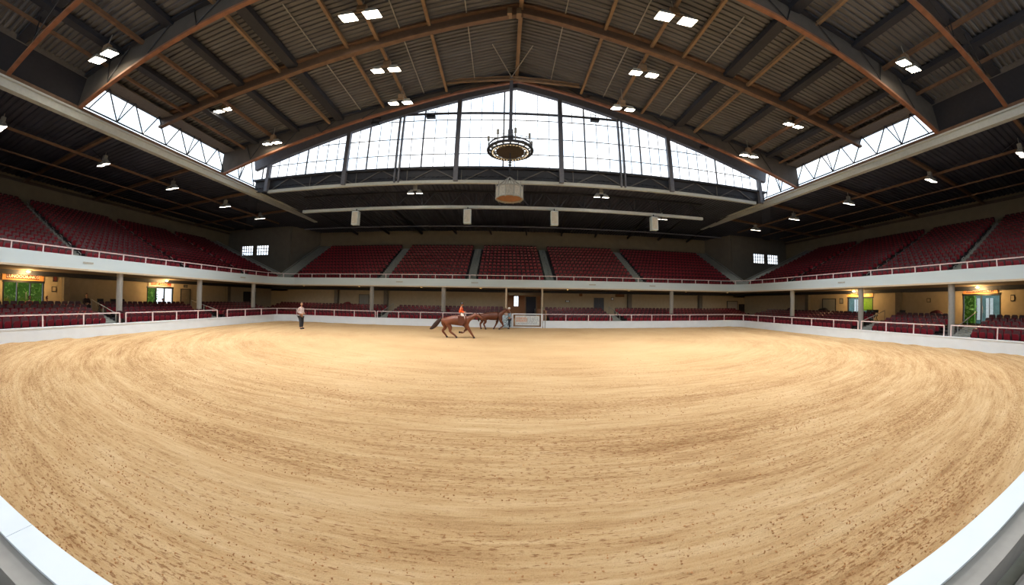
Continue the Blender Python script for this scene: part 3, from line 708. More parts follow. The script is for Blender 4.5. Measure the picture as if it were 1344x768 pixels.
def railing(pts, z0, z1, spacing, label, name='railing', mid=None, endpost=True, rr=.03, mesh_panel=False):
    """pts plan polyline; posts every spacing"""
    t = thing(name, label, 'railing', (pts[0][0], pts[0][1], z0))
    ox, oy, oz = pts[0][0], pts[0][1], z0
    P = [Vector((p[0]-ox, p[1]-oy)) for p in pts]
    mb = MB()
    for a, b_ in zip(P[:-1], P[1:]): mb.bar((a.x, a.y, z1-oz), (b_.x, b_.y, z1-oz), .07, .055)
    mb.build('top_rail', M_rail, t)
    if mid:
        mb = MB()
        for a, b_ in zip(P[:-1], P[1:]):
            for m_ in mid: mb.bar((a.x, a.y, m_-oz), (b_.x, b_.y, m_-oz), .03, .03)
        mb.build('lower_rail', M_rail, t)
    Ls = [(b_-a).length for a, b_ in zip(P[:-1], P[1:])]; tot = sum(Ls); n = max(1, round(tot/spacing))
    me = MB().box((-.03, -.03, 0), (.03, .03, z1-z0)).mesh('post', M_rail)
    for i in range(n+1):
        s = tot*i/n
        j = 0
        while j < len(Ls)-1 and s > Ls[j]: s -= Ls[j]; j += 1
        p = P[j]+(P[j+1]-P[j])*(s/max(Ls[j], 1e-6))
        o = bpy.data.objects.new('post', me); COL.objects.link(o); o.parent = t; o.location = (p.x, p.y, 0)
    return t
v = .07
RZ = 1.2
railing([(XL-v, 1.2), (XL-v, 12.0)], .62, RZ, 2.1, 'pale railing on the left board, nearest section up to the first column')
railing([(XL-v, 12.4), (XL-v, 19.85)], .62, RZ, 2.1, 'pale railing on the left board, middle section between two aisles')
lp = [(XL-v, 20.9)]+[(p[0]-.05, p[1]+.05) for p in BOARD[1:7]]+[(-11.5, YE+v)]
railing(lp, .62, RZ, 2.05, 'pale railing bending round the far left corner behind the standing person')
railing([(-11.3, YE+v), (.75, YE+v)], .62, RZ, 2.05, 'pale railing on the far board, behind the horses')
rp_ = [(3.45, YE+v)]+[(p[0]+.05, p[1]+.05) for p in BOARD[8:14]]+[(XR+v, 14.7)]
railing(rp_, .62, RZ, 2.0, 'pale railing from the gate round the far right corner')
railing([(XR+v, 14.45), (XR+v, 8.95)], .62, RZ, 2.0, 'pale railing on the right board between the two right aisles')
railing([(XR+v, 8.55), (XR+v, 1.2)], .62, RZ+.02, 2.3, 'pale railing on the right board, nearest section')
bp = front_path(BV+.14, R_B, 0.0)
railing(bp[:10], 4.30, 4.68, 1.65, 'thin pale railing on top of the left balcony front')
railing([bp[9], bp[10]], 4.30, 4.68, 1.62, 'thin pale railing on top of the far balcony front')
railing(bp[10:], 4.30, 4.68, 1.65, 'thin pale railing on top of the right balcony front')

# gate with banner
t = thing('arena_gate', 'white gate panel with printed banner in the far board', 'gate', (.82, YE, 0))
mb = MB(); W = 2.52
for a in (0, W): mb.box((a-.05, -.05, 0), (a+.05, .05, 1.24))
mb.box((0, -.04, 1.16), (W, .04, 1.24)); mb.box((0, -.04, .02), (W, .04, .10)); mb.build('frame', M_white, t)
bn = MB().box((.22, -.05, .22), (W-.2, -.03, 1.06)).build('banner', mat('banner_white', (206, 214, 214), .6), t)
mb = MB()
for r in range(4):
    x = .3
    while x < 1.2:
        l = random.uniform(.05, .12); mb.box((x, -.06, .86-r*.11), (x+l, -.051, .92-r*.11)); x += l+.03
mb.build('orange_lettering', mat('banner_orange', (206, 126, 66), .6), bn)
mb = MB()
for r in range(5):
    x = 1.25 if r < 4 else .3
    while x < W-.35:
        l = random.uniform(.08, .2); mb.box((x, -.06, .88-r*.13), (x+l, -.051, .91-r*.13)); x += l+.06
mb.build('blue_lettering', mat('banner_blue', (96, 118, 146), .6), bn)
mb = MB(); mb.tube((W+.12, 0, 0), (W+.12, .6, 1.8), .03, 6); mb.tube((W+.3, 0, 0), (W+.3, 0, 1.25), .035, 6); mb.split('stay', M_gsteel, t)
t = thing('banner_panel', 'small white and blue printed panel left of the gate', 'banner', (.35, YE-.16, 0))
MB().box((-.42, -.02, .03), (.36, .02, 1.1)).build('sheet', mat('panel_blue', (176, 196, 208), .6, var=.5, scale=4), t)
mb = MB()
for i in range(9):
    x = random.uniform(-.35, .2); z = random.uniform(.15, .9); mb.bar((x, -.03, z), (x+random.uniform(-.12, .16), -.03, z+random.uniform(.05, .2)), .012, .045)
mb.build('dark_print', M_black, t)

# ------------------------------------------------------------------ columns
def column(x, y, z0, z1, label, r=.2, m=M_col):
    o = MB().tube((0, 0, 0), (0, 0, z1-z0), r, 14).build('column', m, None, False); o.location = (x, y, z0)
    tag(o, label, 'column', kind='thing'); return o
for y, nm in ((13.2, 'nearest, standing by the aisle'), (19.95, 'second from the viewer'), (26.4, 'third, next to the dark corner')):
    column(XL-BV-.3, y, .3, 3.5, 'round grey column under the left balcony, %s' % nm)
for y, nm in ((9.36, 'nearest, beside the right aisle'), (15.9, 'second, just left of the script sign'), (22.8, 'third, next to the far corner')):
    column(XR+BV+.3, y, .3, 3.5, 'round grey column under the right balcony, %s' % nm)
for x, nm in ((-12.8, 'beside the far left aisle'), (-5.65, 'behind the ridden horse'), (16.9, 'right of the gate')):
    column(x, YE+BV+.3, .3, 3.5, 'round grey column under the far balcony, %s' % nm)
for x, nm in ((.25, 'left'), (3.62, 'right')):
    column(x, YE+BV+.2, .0, 3.5, 'slim cream post at the %s side of the entrance behind the gate' % nm, .09, M_soffit)
M_pil = mat('pilaster', (112, 106, 98), .8)
for x, y, nm in ((XL-WV+.2, 11.8, 'left wall between the signs'), (XL-WV+.2, 27.9, 'left wall near the corner'), (XR+WV-.2, 15.4, 'right wall between the signs'), (XR+WV-.2, 25.1, 'right wall near the corner')):
    o = MB().box((-.22, -.22, 0), (.22, .22, 2.54)).build('pilaster', M_pil); o.location = (x, y, .95); tag(o, 'flat grey pilaster against the %s' % nm, 'pilaster', kind='thing')
for x, nm in ((-19.4, 'leftmost of four'), (-13.2, 'second from left of four'), (14.3, 'third from left of four'), (23.7, 'rightmost of four')):
    o = MB().box((-.22, -.22, 0), (.22, .22, 2.54)).build('pilaster', M_pil); o.location = (x, YW-.2, .95); tag(o, 'flat grey pilaster against the far lower wall, %s' % nm, 'pilaster', kind='thing')

# ------------------------------------------------------------------ glazed doors, signs, wall things
def text_mesh(s, size, m, name='lettering', shear=0.0):
    cu = bpy.data.curves.new(name, 'FONT'); cu.body = s; cu.size = size; cu.extrude = .008; cu.align_x = 'CENTER'; cu.align_y = 'CENTER'; cu.shear = shear; cu.resolution_u = 2
    o = bpy.data.objects.new(name, cu); COL.objects.link(o); dg = bpy.context.evaluated_depsgraph_get()
    me = bpy.data.meshes.new_from_object(o.evaluated_get(dg)); me.materials.clear(); me.materials.append(m)
    bpy.data.objects.remove(o); return me
def wall_frame(side, u, z):
    """empty-space transform: local x along wall (left to right for a viewer inside), -y towards arena"""
    if side == 'left': return (XL-WV, u, z), PI/2
    if side == 'right': return (XR+WV, u, z), -PI/2
    return (u, YW, z), 0
M_frame = mat('door_frame_dark', (26, 34, 34), .4)
def glass_door(side, u, w_, z0, z1, npane, label, tint=M_glass):
    loc, rz = wall_frame(side, u, 0)
    t = thing('glazed_door', label, 'glazed door', loc, rz)
    mb = MB(); wd = .07
    for i in range(npane+1): a = -w_/2+w_*i/npane; mb.box((a-wd/2, -.02, z0), (a+wd/2, .14, z1))
    mb.box((-w_/2-.08, -.02, z1-.05), (w_/2+.08, .14, z1+.09)); mb.box((-w_/2, -.02, z0), (w_/2, .14, z0+.1)); mb.build('frame', M_frame, t)
    for i in range(npane):
        a = -w_/2+w_*i/npane; MB().box((a+wd/2, .05, z0+.1), (a+w_/npane-wd/2, .065, z1-.05)).build('pane', tint, t)
    mb = MB(); mb.tube((.12, -.08, z0+.8), (.12, -.08, z0+1.25), .02, 6); mb.build('handle', M_gsteel, t)
    return t
def sign(side, u, z, w_, h_, label, board_m, text, tm, size, panel_m, shear=0.0, back=True):
    loc, rz = wall_frame(side, u, z)
    t = thing('wall_sign', label, 'sign', loc, rz)
    MB().box((-w_/2, -.08, -h_/2), (w_/2, -.01, h_/2)).build('board', board_m, t)
    MB().box((-w_*.41, -.10, -h_*.34), (w_*.38, -.082, h_*.34)).build('name_panel', panel_m, t)
    me = text_mesh(text, size, tm, shear=shear); o = bpy.data.objects.new('lettering', me); COL.objects.link(o); o.parent = t; o.location = (-.02, -.115, 0); o.rotation_euler = (PI/2, 0, 0)
    return t
M_signb = mat('sign_board', (196, 140, 84), .6); M_signp = mat('sign_panel', (104, 46, 36), .6); M_letter = mat('sign_letter', (246, 222, 196), .5)
glass_door('left', 9.08, 2.5, .95, 2.80, 3, 'three-leaf glass doors with green foliage behind, nearest on the left')
glass_door('left', 19.9, 2.6, .95, 2.80, 3, 'glass doors under the orange sign farther along the left wall')
glass_door('right', 9.15, 2.5, .95, 2.95, 2, 'two-leaf glass doors under the block-letter sign, nearest on the right')
glass_door('right', 19.2, 2.55, .95, 2.87, 2, 'glass doors with green blind under the script sign on the right')
sign('left', 9.02, 3.11, 2.6, .44, 'wooden sign with dense pale block lettering above the left foliage doors', M_signb, 'LUNOOOIUNOSI', M_letter, .27, M_signp)
sign('left', 19.95, 3.15, 2.55, .44, 'orange and white sign above the second left doors', mat('sign_white', (222, 214, 204), .6), 'S3  Edones', M_letter, .27, mat('sign_orange', (196, 84, 44), .6))
sign('right', 9.2, 3.22, 2.35, .44, 'sign with dark framed block lettering above the nearest right doors', M_signb, 'ELUARATUNIST', M_letter, .265, M_signp)
sign('right', 19.2, 3.16, 2.7, .46, 'cream sign with curly script lettering above the far right doors', mat('sign_cream', (226, 186, 116), .6), 'Snuorines', mat('script_brown', (150, 62, 34), .6), .32, mat('sign_cream2', (236, 206, 140), .6), .3)
# green blind inside the far right doors
loc, rz = wall_frame('right', 18.6, 0); t = thing('roller_blind', 'bright green blind behind the far right glass doors', 'blind', loc, rz); MB().box((-.55, .17, 1.75), (.55, .19, 2.85)).build('cloth', mat('green_blind', (112, 168, 30), .7), t); MB().tube((-.55, .18, 2.87), (.55, .18, 2.87), .03, 6).build('roller', M_gsteel, t)
# warm lamps above the doors
for side, u, nm in (('left', 9.0, 'foliage doors on the left'), ('left', 19.8, 'second left doors'), ('right', 9.1, 'nearest right doors'), ('right', 19.2, 'script-signed right doors')):
    f = mp(side)(u, WV-1.0, 3.47)
    t = thing('ceiling_lamp', 'glowing warm lamp on the balcony underside above the %s' % nm, 'lamp', f, 0, 'warm lamps above the doors')
    MB().lathe((0, 0, 0), [(.0, 0), (.16, 0), (.18, -.05), (.15, -.06)], 16).build('base', M_gsteel, t)
    mb = MB(); mb.ball((0, 0, -.06), .14, 12, 8, (1, 1, .55)); mb.build('bulb_cover', M_warm, t, True)
    L = bpy.data.lights.new('lamp_glow', 'POINT'); L.energy = LAMP_WARM; L.color = (1, .62, .25); L.shadow_soft_size = .12
    o = bpy.data.objects.new('lamp_glow', L); COL.objects.link(o); o.parent = t; o.location = (0, 0, -.22)
for x in (-21, -14.5, -8, -2.2, 6.2, 12.5, 19, 24.5):  # added lamps, tucked behind the balcony lip to brighten the far lower wall
    t = thing('added_fill_lamp', 'small added fill lamp hidden in the underside of the far balcony', 'lamp', (x, YE+3.0, 3.485), 0, 'added fill lamps under the far balcony')
    MB().lathe((0, 0, 0), [(.0, -.01), (.10, -.012), (.13, -.02), (.14, 0)], 14).build('trim_ring', M_gsteel, t); MB().lathe((0, 0, 0), [(0, -.016), (.095, -.018)], 14).build('lens', M_warm, t)
    L = bpy.data.lights.new('lamp_glow', 'AREA'); L.energy = 34; L.color = (1, .86, .66); L.size = .3; L.shape = 'DISK'
    o = bpy.data.objects.new('lamp_glow', L); COL.objects.link(o); o.parent = t; o.location = (0, 0, -.04)
# plain doors
def plain_door(side, u, w_, z1, label, m, frame_m=None, z0=.95, leaf=2):
    loc, rz = wall_frame(side, u, 0); t = thing('door_leaf', label, 'door', loc, rz)
    mb = MB(); 
    for i in range(leaf): a = -w_/2+w_*i/leaf; mb.box((a+.01, -.06, z0), (a+w_/leaf-.01, -.01, z1))
    mb.build('leaf', m, t)
    mb = MB(); mb.box((-w_/2-.07, -.08, z0), (-w_/2, 0, z1+.07)); mb.box((w_/2, -.08, z0), (w_/2+.07, 0, z1+.07)); mb.box((-w_/2, -.08, z1), (w_/2, 0, z1+.07)); mb.build('frame', frame_m or M_pil, t)
    mb = MB(); mb.ball((w_*.05, -.1, z0+1.0), .035, 8, 6); mb.build('knob', M_gsteel, t)
M_gdoor = mat('grey_door', (138, 140, 136), .6, var=.04); M_ddoor = mat('dark_door', (22, 24, 30), .5)
plain_door('left', 22.6, 1.0, 2.74, 'small grey door right of the orange sign on the left wall', mat('taupe_door', (120, 112, 100), .6), M_dsteel, leaf=1)
plain_door('left', 31.5, 1.9, 2.7, 'dark doorway in the far left lower corner', M_ddoor, M_dsteel)
plain_door('right', 22.6, 1.45, 2.75, 'grey double door left of the second right column', M_gdoor, M_dsteel)
plain_door('end', -15.95, 1.15, 2.7, 'pale grey door on the far wall left of a column', M_gdoor)
plain_door('end', 10.7, 1.2, 2.78, 'blue-grey door on the far wall right of the gate', mat('blue_door', (58, 64, 76), .5), M_wall)
plain_door('end', 28.8, 1.6, 2.5, 'light grey door in the far right lower corner', mat('pale_door', (168, 164, 158), .6), M_dsteel, leaf=1)
plain_door('end', 30.35, .8, 2.12, 'black doorway beside the light grey corner door', M_ddoor, M_dsteel, leaf=1)
def notice(side, u, z, w_, h_, label, m, cat='notice', fm=M_dsteel):
    loc, rz = wall_frame(side, u, z); t = thing('wall_notice', label, cat, loc, rz)
    MB().box((-w_/2, -.04, -h_/2), (w_/2, -.01, h_/2)).build('backing', fm, t); MB().box((-w_*.36, -.055, -h_*.36), (w_*.36, -.042, h_*.36)).build('paper', m, t)
notice('left', 11.05, 2.42, .32, .34, 'small framed notice right of the foliage doors', M_wall)
notice('left', 11.1, 3.12, .28, .42, 'little brown plate high beside the left wooden sign', M_signp)
notice('left', 22.6, 3.05, .45, .25, 'small exit-like plate above the little grey door', M_pil)
notice('right', 21.2, 2.58, .42, .5, 'dark framed picture left of the script-signed doors', M_gdoor)
notice('right', 13.0, 2.6, .3, .3, 'small dark hook plate on the right wall between signs', M_wall)
notice('right', 7.1, 2.7, .25, .4, 'small dark bracket plate right of the nearest right doors', M_wall)
notice('end', 12.3, 2.68, .3, .34, 'small round-looking gauge plate right of the blue-grey door', M_white)
notice('end', 13.2, 3.1, 1.1, .4, 'faded reddish sign on the far wall right of the door', mat('faded_red', (122, 84, 60), .8), fm=mat('faded_back', (112, 80, 58), .8))
notice('end', 8.6, 3.1, .35, .35, 'faded square sign left of the blue-grey door', mat('faded_red', (122, 84, 60), .8), fm=mat('faded_back', (112, 80, 58), .8))
notice('end', 7.1, 2.35, .5, .2, 'small white-edged shelf plate on the far wall', M_white)
# small grey plates stuck on the balcony front
for side, u, nm in (('left', 10.9, 'nearest left'), ('left', 24.6, 'left, near the corner'), ('end', -9.9, 'far, leftmost'), ('end', -2.7, 'far, above the riding horse'), ('end', 8.4, 'far, right of the entrance'), ('end', 14.6, 'far, rightmost'), ('right', 17.4, 'right side')):
    f = mp(side)(u, BV-.012, 3.95); rz = {'left': PI/2, 'right': -PI/2, 'end': 0}[side]
    o = MB().box((-.32, -.008, -.05), (.32, .008, .05)).build('name_plate', mat('plate_grey', (168, 172, 166), .6, var=.25, scale=18)); o.location = f; o.rotation_euler = (0, 0, rz)
    tag(o, 'small faint grey plate on the white balcony front, %s' % nm, 'plate')

# entrance passage behind the gate
M_pass = mat('passage_wall', (150, 112, 82), .8)
mb = MB()
mb.box((.15, YE+.5, 0), (.3, YW, 1.5)); mb.box((3.7, YE+.5, 0), (3.85, YW, 1.5)); mb.box((-.3, YW+.25, 0), (.0, 42, 3.6)); mb.box((5.0, YW+.25, 0), (5.3, 42, 3.6))
mb.box((-.3, 42, 0), (1.35, 42.2, 3.6)); mb.box((1.95, 42, 0), (5.3, 42.2, 3.6)); mb.box((1.35, 42, 0), (1.95, 42.2, 1.6)); mb.box((1.35, 42, 2.9), (1.95, 42.2, 3.6)); mb.box((-.3, YW+.3, 3.5), (5.3, 42.2, 3.65))
mb.box((-.2, YW+.1, 0), (.55, YW+2.0, 3.4))
struct(mb.build('wall_passage', M_pass))
fr = MB()
for a in (1.35, 1.65, 1.95): fr.box((a-.03, 41.95, 1.6), (a+.03, 42.05, 2.9))
o = struct(fr.build('window_%d' % k, M_dsteel)); MB().box((1.35, 42.05, 1.6), (1.95, 42.07, 2.9)).build('pane', M_glass, o); k += 1
t = thing('entrance_door', 'tall dark glass door with cream frame inside the entrance', 'door', (3.1, YW+.35, 0))
mb = MB()
for a in (-.66, .56, 1.05): mb.box((a-.06, -.04, 0), (a+.06, .06, 2.9))
mb.box((-.72, -.04, 2.8), (1.1, .06, 2.92)); mb.build('frame', M_tan, t); MB().box((-.6, -.01, 0), (.5, .03, 2.8)).build('pane', M_dglass, t); MB().tube((.4, -.08, 1.0), (.4, -.08, 1.5), .02, 6).build('handle', M_gsteel, t)
t = thing('ceiling_lamp', 'pale strip lamp inside the entrance passage', 'lamp', (1.0, 37.5, 3.4)); MB().box((-.5, -.08, -.08), (.5, .08, 0)).build('tube', emit('strip_white', (240, 236, 220), 9.0), t); MB().box((-.52, -.1, 0), (.52, .1, .06)).build('base', M_gsteel, t)
L = bpy.data.lights.new('lamp_glow', 'AREA'); L.energy = 90; L.color = (1, .93, .82); L.size = 1.0
o = bpy.data.objects.new('lamp_glow', L); COL.objects.link(o); o.parent = t; o.location = (.4, -.6, -.1)
mb = MB(); mb.box((.3, YE+.3, 0), (3.7, 42, .02)); struct(mb.build('floor_passage', mat('passage_floor', (150, 116, 82), .9)))

# ------------------------------------------------------------------ aisle steps
L_AISLE = {'left': [(11.75, 12.75), (20.05, 21.35)], 'right': [(7.9, 9.62), (14.35, 15.65)], 'end': [(-11.75, -10.75), (10.3, 11.3)]}
U_AISLE = {'left': [(10.4, 11.1), (18.4, 19.1), (25.3, 26.0)], 'right': [(9.0, 9.7), (15.3, 16.0), (23.0, 23.7)], 'end': [(-12.4, -11.5), (-3.5, -2.7), (4.1, 4.85), (13.4, 14.2)]}
LT, LR = .8, .17                          # lower tread, rise
mb = MB()
for s, u0, u1 in (('left', 0, YE+.5), ('right', 0, YE+.5), ('end', XL-4.6, .15), ('end', 3.85, XR+4.6)):
    for i in range(5): sbox(mb, s, u0, u1, .55+LT*i, .55+LT*(i+1)+.02, -.05, .2+LR*i)
struct(mb.build('floor_lower_tiers', M_dconc))
WH = {'left': 'left', 'right': 'right', 'end': 'far'}
for s in ('left', 'right', 'end'):
    for j, (a, b_) in enumerate(L_AISLE[s]):
        if s == 'right' and j == 0: b_ = 9.1
        t = thing('aisle_steps', 'grey concrete steps in the %s lower stand, %s aisle from the %s' % (WH[s], ORD[j+1], 'left' if s == 'end' else 'viewer'), 'steps', mp(s)(a, 0, 0))
        o0 = Vector(mp(s)(a, 0, 0)); mb = MB()
        for i in range(10): sbox(mb, s, a, b_, .3+LT/2*i, .3+LT/2*(i+1)+(.3 if i == 9 else 0), .0, .19+LR/2*i+.08)
        mb.v = [tuple(Vector(p)-o0) for p in mb.v]; mb.build('flight', M_conc, t)
        mr = MB(); q = lambda v_, z_: tuple(Vector(mp(s)((a+b_)/2, v_, z_))-o0)
        mr.tube(q(1.0, 1.15), q(4.2, 1.85), .025, 6)
        for vv, z_ in ((1.0, .3), (2.6, .65), (4.2, .95)): mr.tube(q(vv, z_), q(vv, z_+.87), .025, 6)
        mr.split('handrail', M_gsteel, t)
    for j, (a, b_) in enumerate(U_AISLE[s]):
        n, tr, ri = (N_END, T_END, R_END) if s == 'end' else (N_SIDE, T_SIDE, R_SIDE)
        t = thing('aisle_steps', 'grey steps climbing the %s upper seating, %s aisle from the %s' % (WH[s], ORD[j+1], 'left' if s == 'end' else 'viewer'), 'steps', mp(s)(a, 0, 0))
        o0 = Vector(mp(s)(a, 0, 0)); mb = MB()
        for i in range(2*n): sbox(mb, s, a, b_, 2.3+tr/2*i, 2.3+tr/2*(i+1)+.02, 3.7+ri/2*max(0, i-2), 4.0+ri/2*i)
        mb.v = [tuple(Vector(p)-o0) for p in mb.v]; mb.build('flight', M_conc, t)
        mr = MB(); q = lambda v_, z_: tuple(Vector(mp(s)((a+b_)/2, v_, z_))-o0)
        for i in range(0, n-1, 2):
            v0 = 2.8+tr*i; z0 = 4.0+ri*i
            mr.tube(q(v0, z0), q(v0, z0+.5), .022, 6); mr.tube(q(v0, z0+.5), q(v0+tr*.5, z0+.5+ri*.5), .022, 6)
        mr.split('handrail', M_gsteel, t)
        # pier of wall behind the aisle head
# ------------------------------------------------------------------ seats
PITCH_S = .425
def seat_back(mb, o, ax, ay):
    """ax along row, ay towards the arena"""
    w2 = .182
    prof = [(-w2, .42), (-w2, .78), (-w2*.72, .86), (w2*.72, .86), (w2, .78), (w2, .42)]
    vs = []
    for lay, yy in ((0, -.02), (1, -.075)):
        for u, z in prof:
            lean = (z-.42)*.22; vs.append(o+ax*u+ay*(yy-lean)+Vector((0, 0, z)))
    n = 6
    mb.add(vs, [tuple(range(n)), tuple(range(2*n-1, n-1, -1))]+[(i, n+i, n+(i+1) % n, (i+1) % n) for i in range(n)])
def seat_pan(mb, o, ax, ay):
    w2 = .16
    prof = [(-w2, .40), (-w2, .60), (-w2*.7, .70), (w2*.7, .70), (w2, .60), (w2, .40)]
    vs = []
    for yy in (.10, .03):
        for u, z in prof:
            lean = (z-.40)*-.25; vs.append(o+ax*u+ay*(yy+lean*-.9)+Vector((0, 0, z)))
    n = 6
    mb.add(vs, [tuple(range(n)), tuple(range(2*n-1, n-1, -1))]+[(i, n+i, n+(i+1) % n, (i+1) % n) for i in range(n)])
def seat_leg(mb, o, ax, ay):
    c = o-ax*.205
    vs = [c+ax*a+ay*b_+Vector((0, 0, z)) for z in (0, .55) for a, b_ in ((-.015, -.1), (.015, -.1), (.015, .08 if z == 0 else .12), (-.015, .08 if z == 0 else .12))]
    mb.add(vs, [(0, 3, 2, 1), (4, 5, 6, 7), (0, 1, 5, 4), (1, 2, 6, 5), (2, 3, 7, 6), (3, 0, 4, 7)])
AX = {'left': (Vector((0, 1, 0)), Vector((1, 0, 0))), 'right': (Vector((0, -1, 0)), Vector((-1, 0, 0))), 'end': (Vector((1, 0, 0)), Vector((0, -1, 0)))}
seats = []   # side, level, row, block, idx, origin
def blocks(u0, u1, aisles):
    out = []; c = u0
    for a, b_ in aisles: out.append((c, a)); c = b_
    out.append((c, u1)); return [(a+.03, b_-.03) for a, b_ in out]
for s, u0, u1 in (('left', 1.2, 28.3), ('right', 1.2, 28.3), ('end', -25.2, 26.9)):
    al = L_AISLE[s]+([(.1, 3.9)] if s == 'end' else [])
    for bi, (a, b_) in enumerate(blocks(u0, u1, sorted(al))):
        n = int((b_-a)/PITCH_S)
        for r in range(5):
            for i in range(n): seats.append((s, 0, r, bi, i, n, Vector(mp(s)(a+((b_-a)-n*PITCH_S)/2+PITCH_S*(i+.5), .55+LT*r+.42, .2+LR*r))))
for s, u0, u1 in (('left', -3, 31.1), ('right', -3, 29.6), ('end', -22.4, 25.5)):
    n_, tr, ri = (N_END, T_END, R_END) if s == 'end' else (N_SIDE, T_SIDE, R_SIDE)
    for bi, (a, b_) in enumerate(blocks(u0, u1, U_AISLE[s])):
        n = int((b_-a)/PITCH_S)
        for r in range(n_):
            for i in range(n): seats.append((s, 1, r, bi, i, n, Vector(mp(s)(a+((b_-a)-n*PITCH_S)/2+PITCH_S*(i+.5), 2.55+tr*r+.42, 3.9+ri*r))))
COLS = [o.location.xy for o in COL.objects if o.name.startswith('column')]
seats = [q for q in seats if q[1] or all((q[6].xy-c).length > .48 for c in COLS)]
# which ones show largest
CI = cob.matrix_world.inverted()
def proj(p):
    q = CI @ p; d = q.length; q = q/d; th = math.acos(max(-1, min(1, -q.z))); rr = 2*F_PX*math.tan(th/2); h = math.hypot(q.x, q.y)
    return 672+rr*q.x/h, 384-rr*q.y/h, F_PX*(1+(rr/2/F_PX)**2)/d
sc = []
for i, s in enumerate(seats):
    x, y, m_ = proj(s[6]+Vector((0, 0, .7)))
    if s[1] == 0 and s[2] <= 4 and 2 < x < 1342: sc.append((-m_, i))
sc.sort(); pick = set(i for _, i in sc[:300])
proto = {}
ALAB = {'left': ['the nearest left aisle', 'the second left aisle'], 'right': ['the nearest right aisle', 'the second right aisle'], 'end': ['the far left aisle', 'the gate', 'the far right aisle']}
ROWN = ['front', 'second', 'third', 'fourth', 'back']
sb, sp_, sl = MB(), MB(), MB()
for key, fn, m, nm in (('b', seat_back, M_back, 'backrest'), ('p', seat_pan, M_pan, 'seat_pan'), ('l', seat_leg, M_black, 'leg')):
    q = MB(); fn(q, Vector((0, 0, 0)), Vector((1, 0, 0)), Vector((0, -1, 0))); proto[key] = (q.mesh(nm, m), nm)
RZS = {'left': PI/2, 'right': -PI/2, 'end': 0}
for i, (s, lv, r, bi, k2, n, o) in enumerate(seats):
    if i in pick:
        # nearest aisle: bi==0 -> aisle 0 at its far end
        if bi == 0: a = 0; c = n-k2; where = 'before'
        else: a = bi-1; c = k2+1; where = 'beyond'
        lab = 'maroon folding seat, %s row of %s lower stand, %s %s %s' % (ROWN[r], WH[s], ORD[min(c, 30)], where, ALAB[s][a])
        e = thing('stadium_seat', lab, 'seat', o, RZS[s], 'maroon seats in the lower stands')
        for key in 'bpl':
            me, nm = proto[key]; ob = bpy.data.objects.new(nm, me); COL.objects.link(ob); ob.parent = e
    else:
        ax, ay = AX[s]; seat_back(sb, o, ax, ay); seat_pan(sp_, o, ax, ay)
        if lv == 0: seat_leg(sl, o, ax, ay)
al = MB(); al.k = 0; al.add(sb.v, sb.f); al.k = 1; al.add(sp_.v, sp_.f); al.k = 2; al.add(sl.v, sl.f)
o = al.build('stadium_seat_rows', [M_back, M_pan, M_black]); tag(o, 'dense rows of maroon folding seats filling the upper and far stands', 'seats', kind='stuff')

# ------------------------------------------------------------------ outside greenery seen through the doors
def hedge(x, y0, y1, label, side, n=2600):
    t = thing('hedge', label, 'hedge', (x, (y0+y1)/2, 0)); mb = MB(); r = np.random.default_rng(int(abs(x)*10+y0))
    hl = (y1-y0)/2
    for i in range(n):
        c = Vector((r.uniform(-.6, .6), r.uniform(-hl, hl), r.uniform(.2, 4.2))); a = Vector(r.normal(size=3)).normalized()*r.uniform(.10, .2); b_ = a.cross(Vector(r.normal(size=3))).normalized()*.09
        mb.add([c-a, c+b_, c+a, c-b_], [(0, 1, 2, 3)])
    mb.build('foliage', M_leaf, t)
    mb = MB()
    for j in range(int(hl)): mb.tube((0, -hl+1+2*j, 0), (0, -hl+1+2*j, 3.6), .06, 6)
    mb.box((-.25, -hl, 0), (.25, hl, 3.9)); mb.build('stem', mat('hedge_core', (96, 150, 44), .9), t)
hedge(-43, 8, 18, 'green hedge outside the nearest left doors', 'left')
hedge(-43, 26.0, 28.7, 'green hedge outside the second left doors', 'left', 900)
hedge(42, 13.0, 14.6, 'green bush outside the nearest right doors', 'right', 600)
t = thing('outbuilding', 'teal outbuilding with pale windows seen through the right glass doors', 'building', (50, 0, 0))
mb = MB(); mb.box((0, 6, 0), (4, 42, 5)); mb.build('wall', mat('teal_wall', (96, 132, 130), .8, var=.3, scale=1.2), t)
for y in (13.9, 15.3, 31.6): MB().box((-.06, y-.38, .6), (-.01, y+.38, 2.9)).build('window', mat('pale_window', (236, 246, 250), .3), t); MB().box((-.1, y-.03, .6), (-.065, y+.03, 2.9)).build('window_bar', M_frame, t)

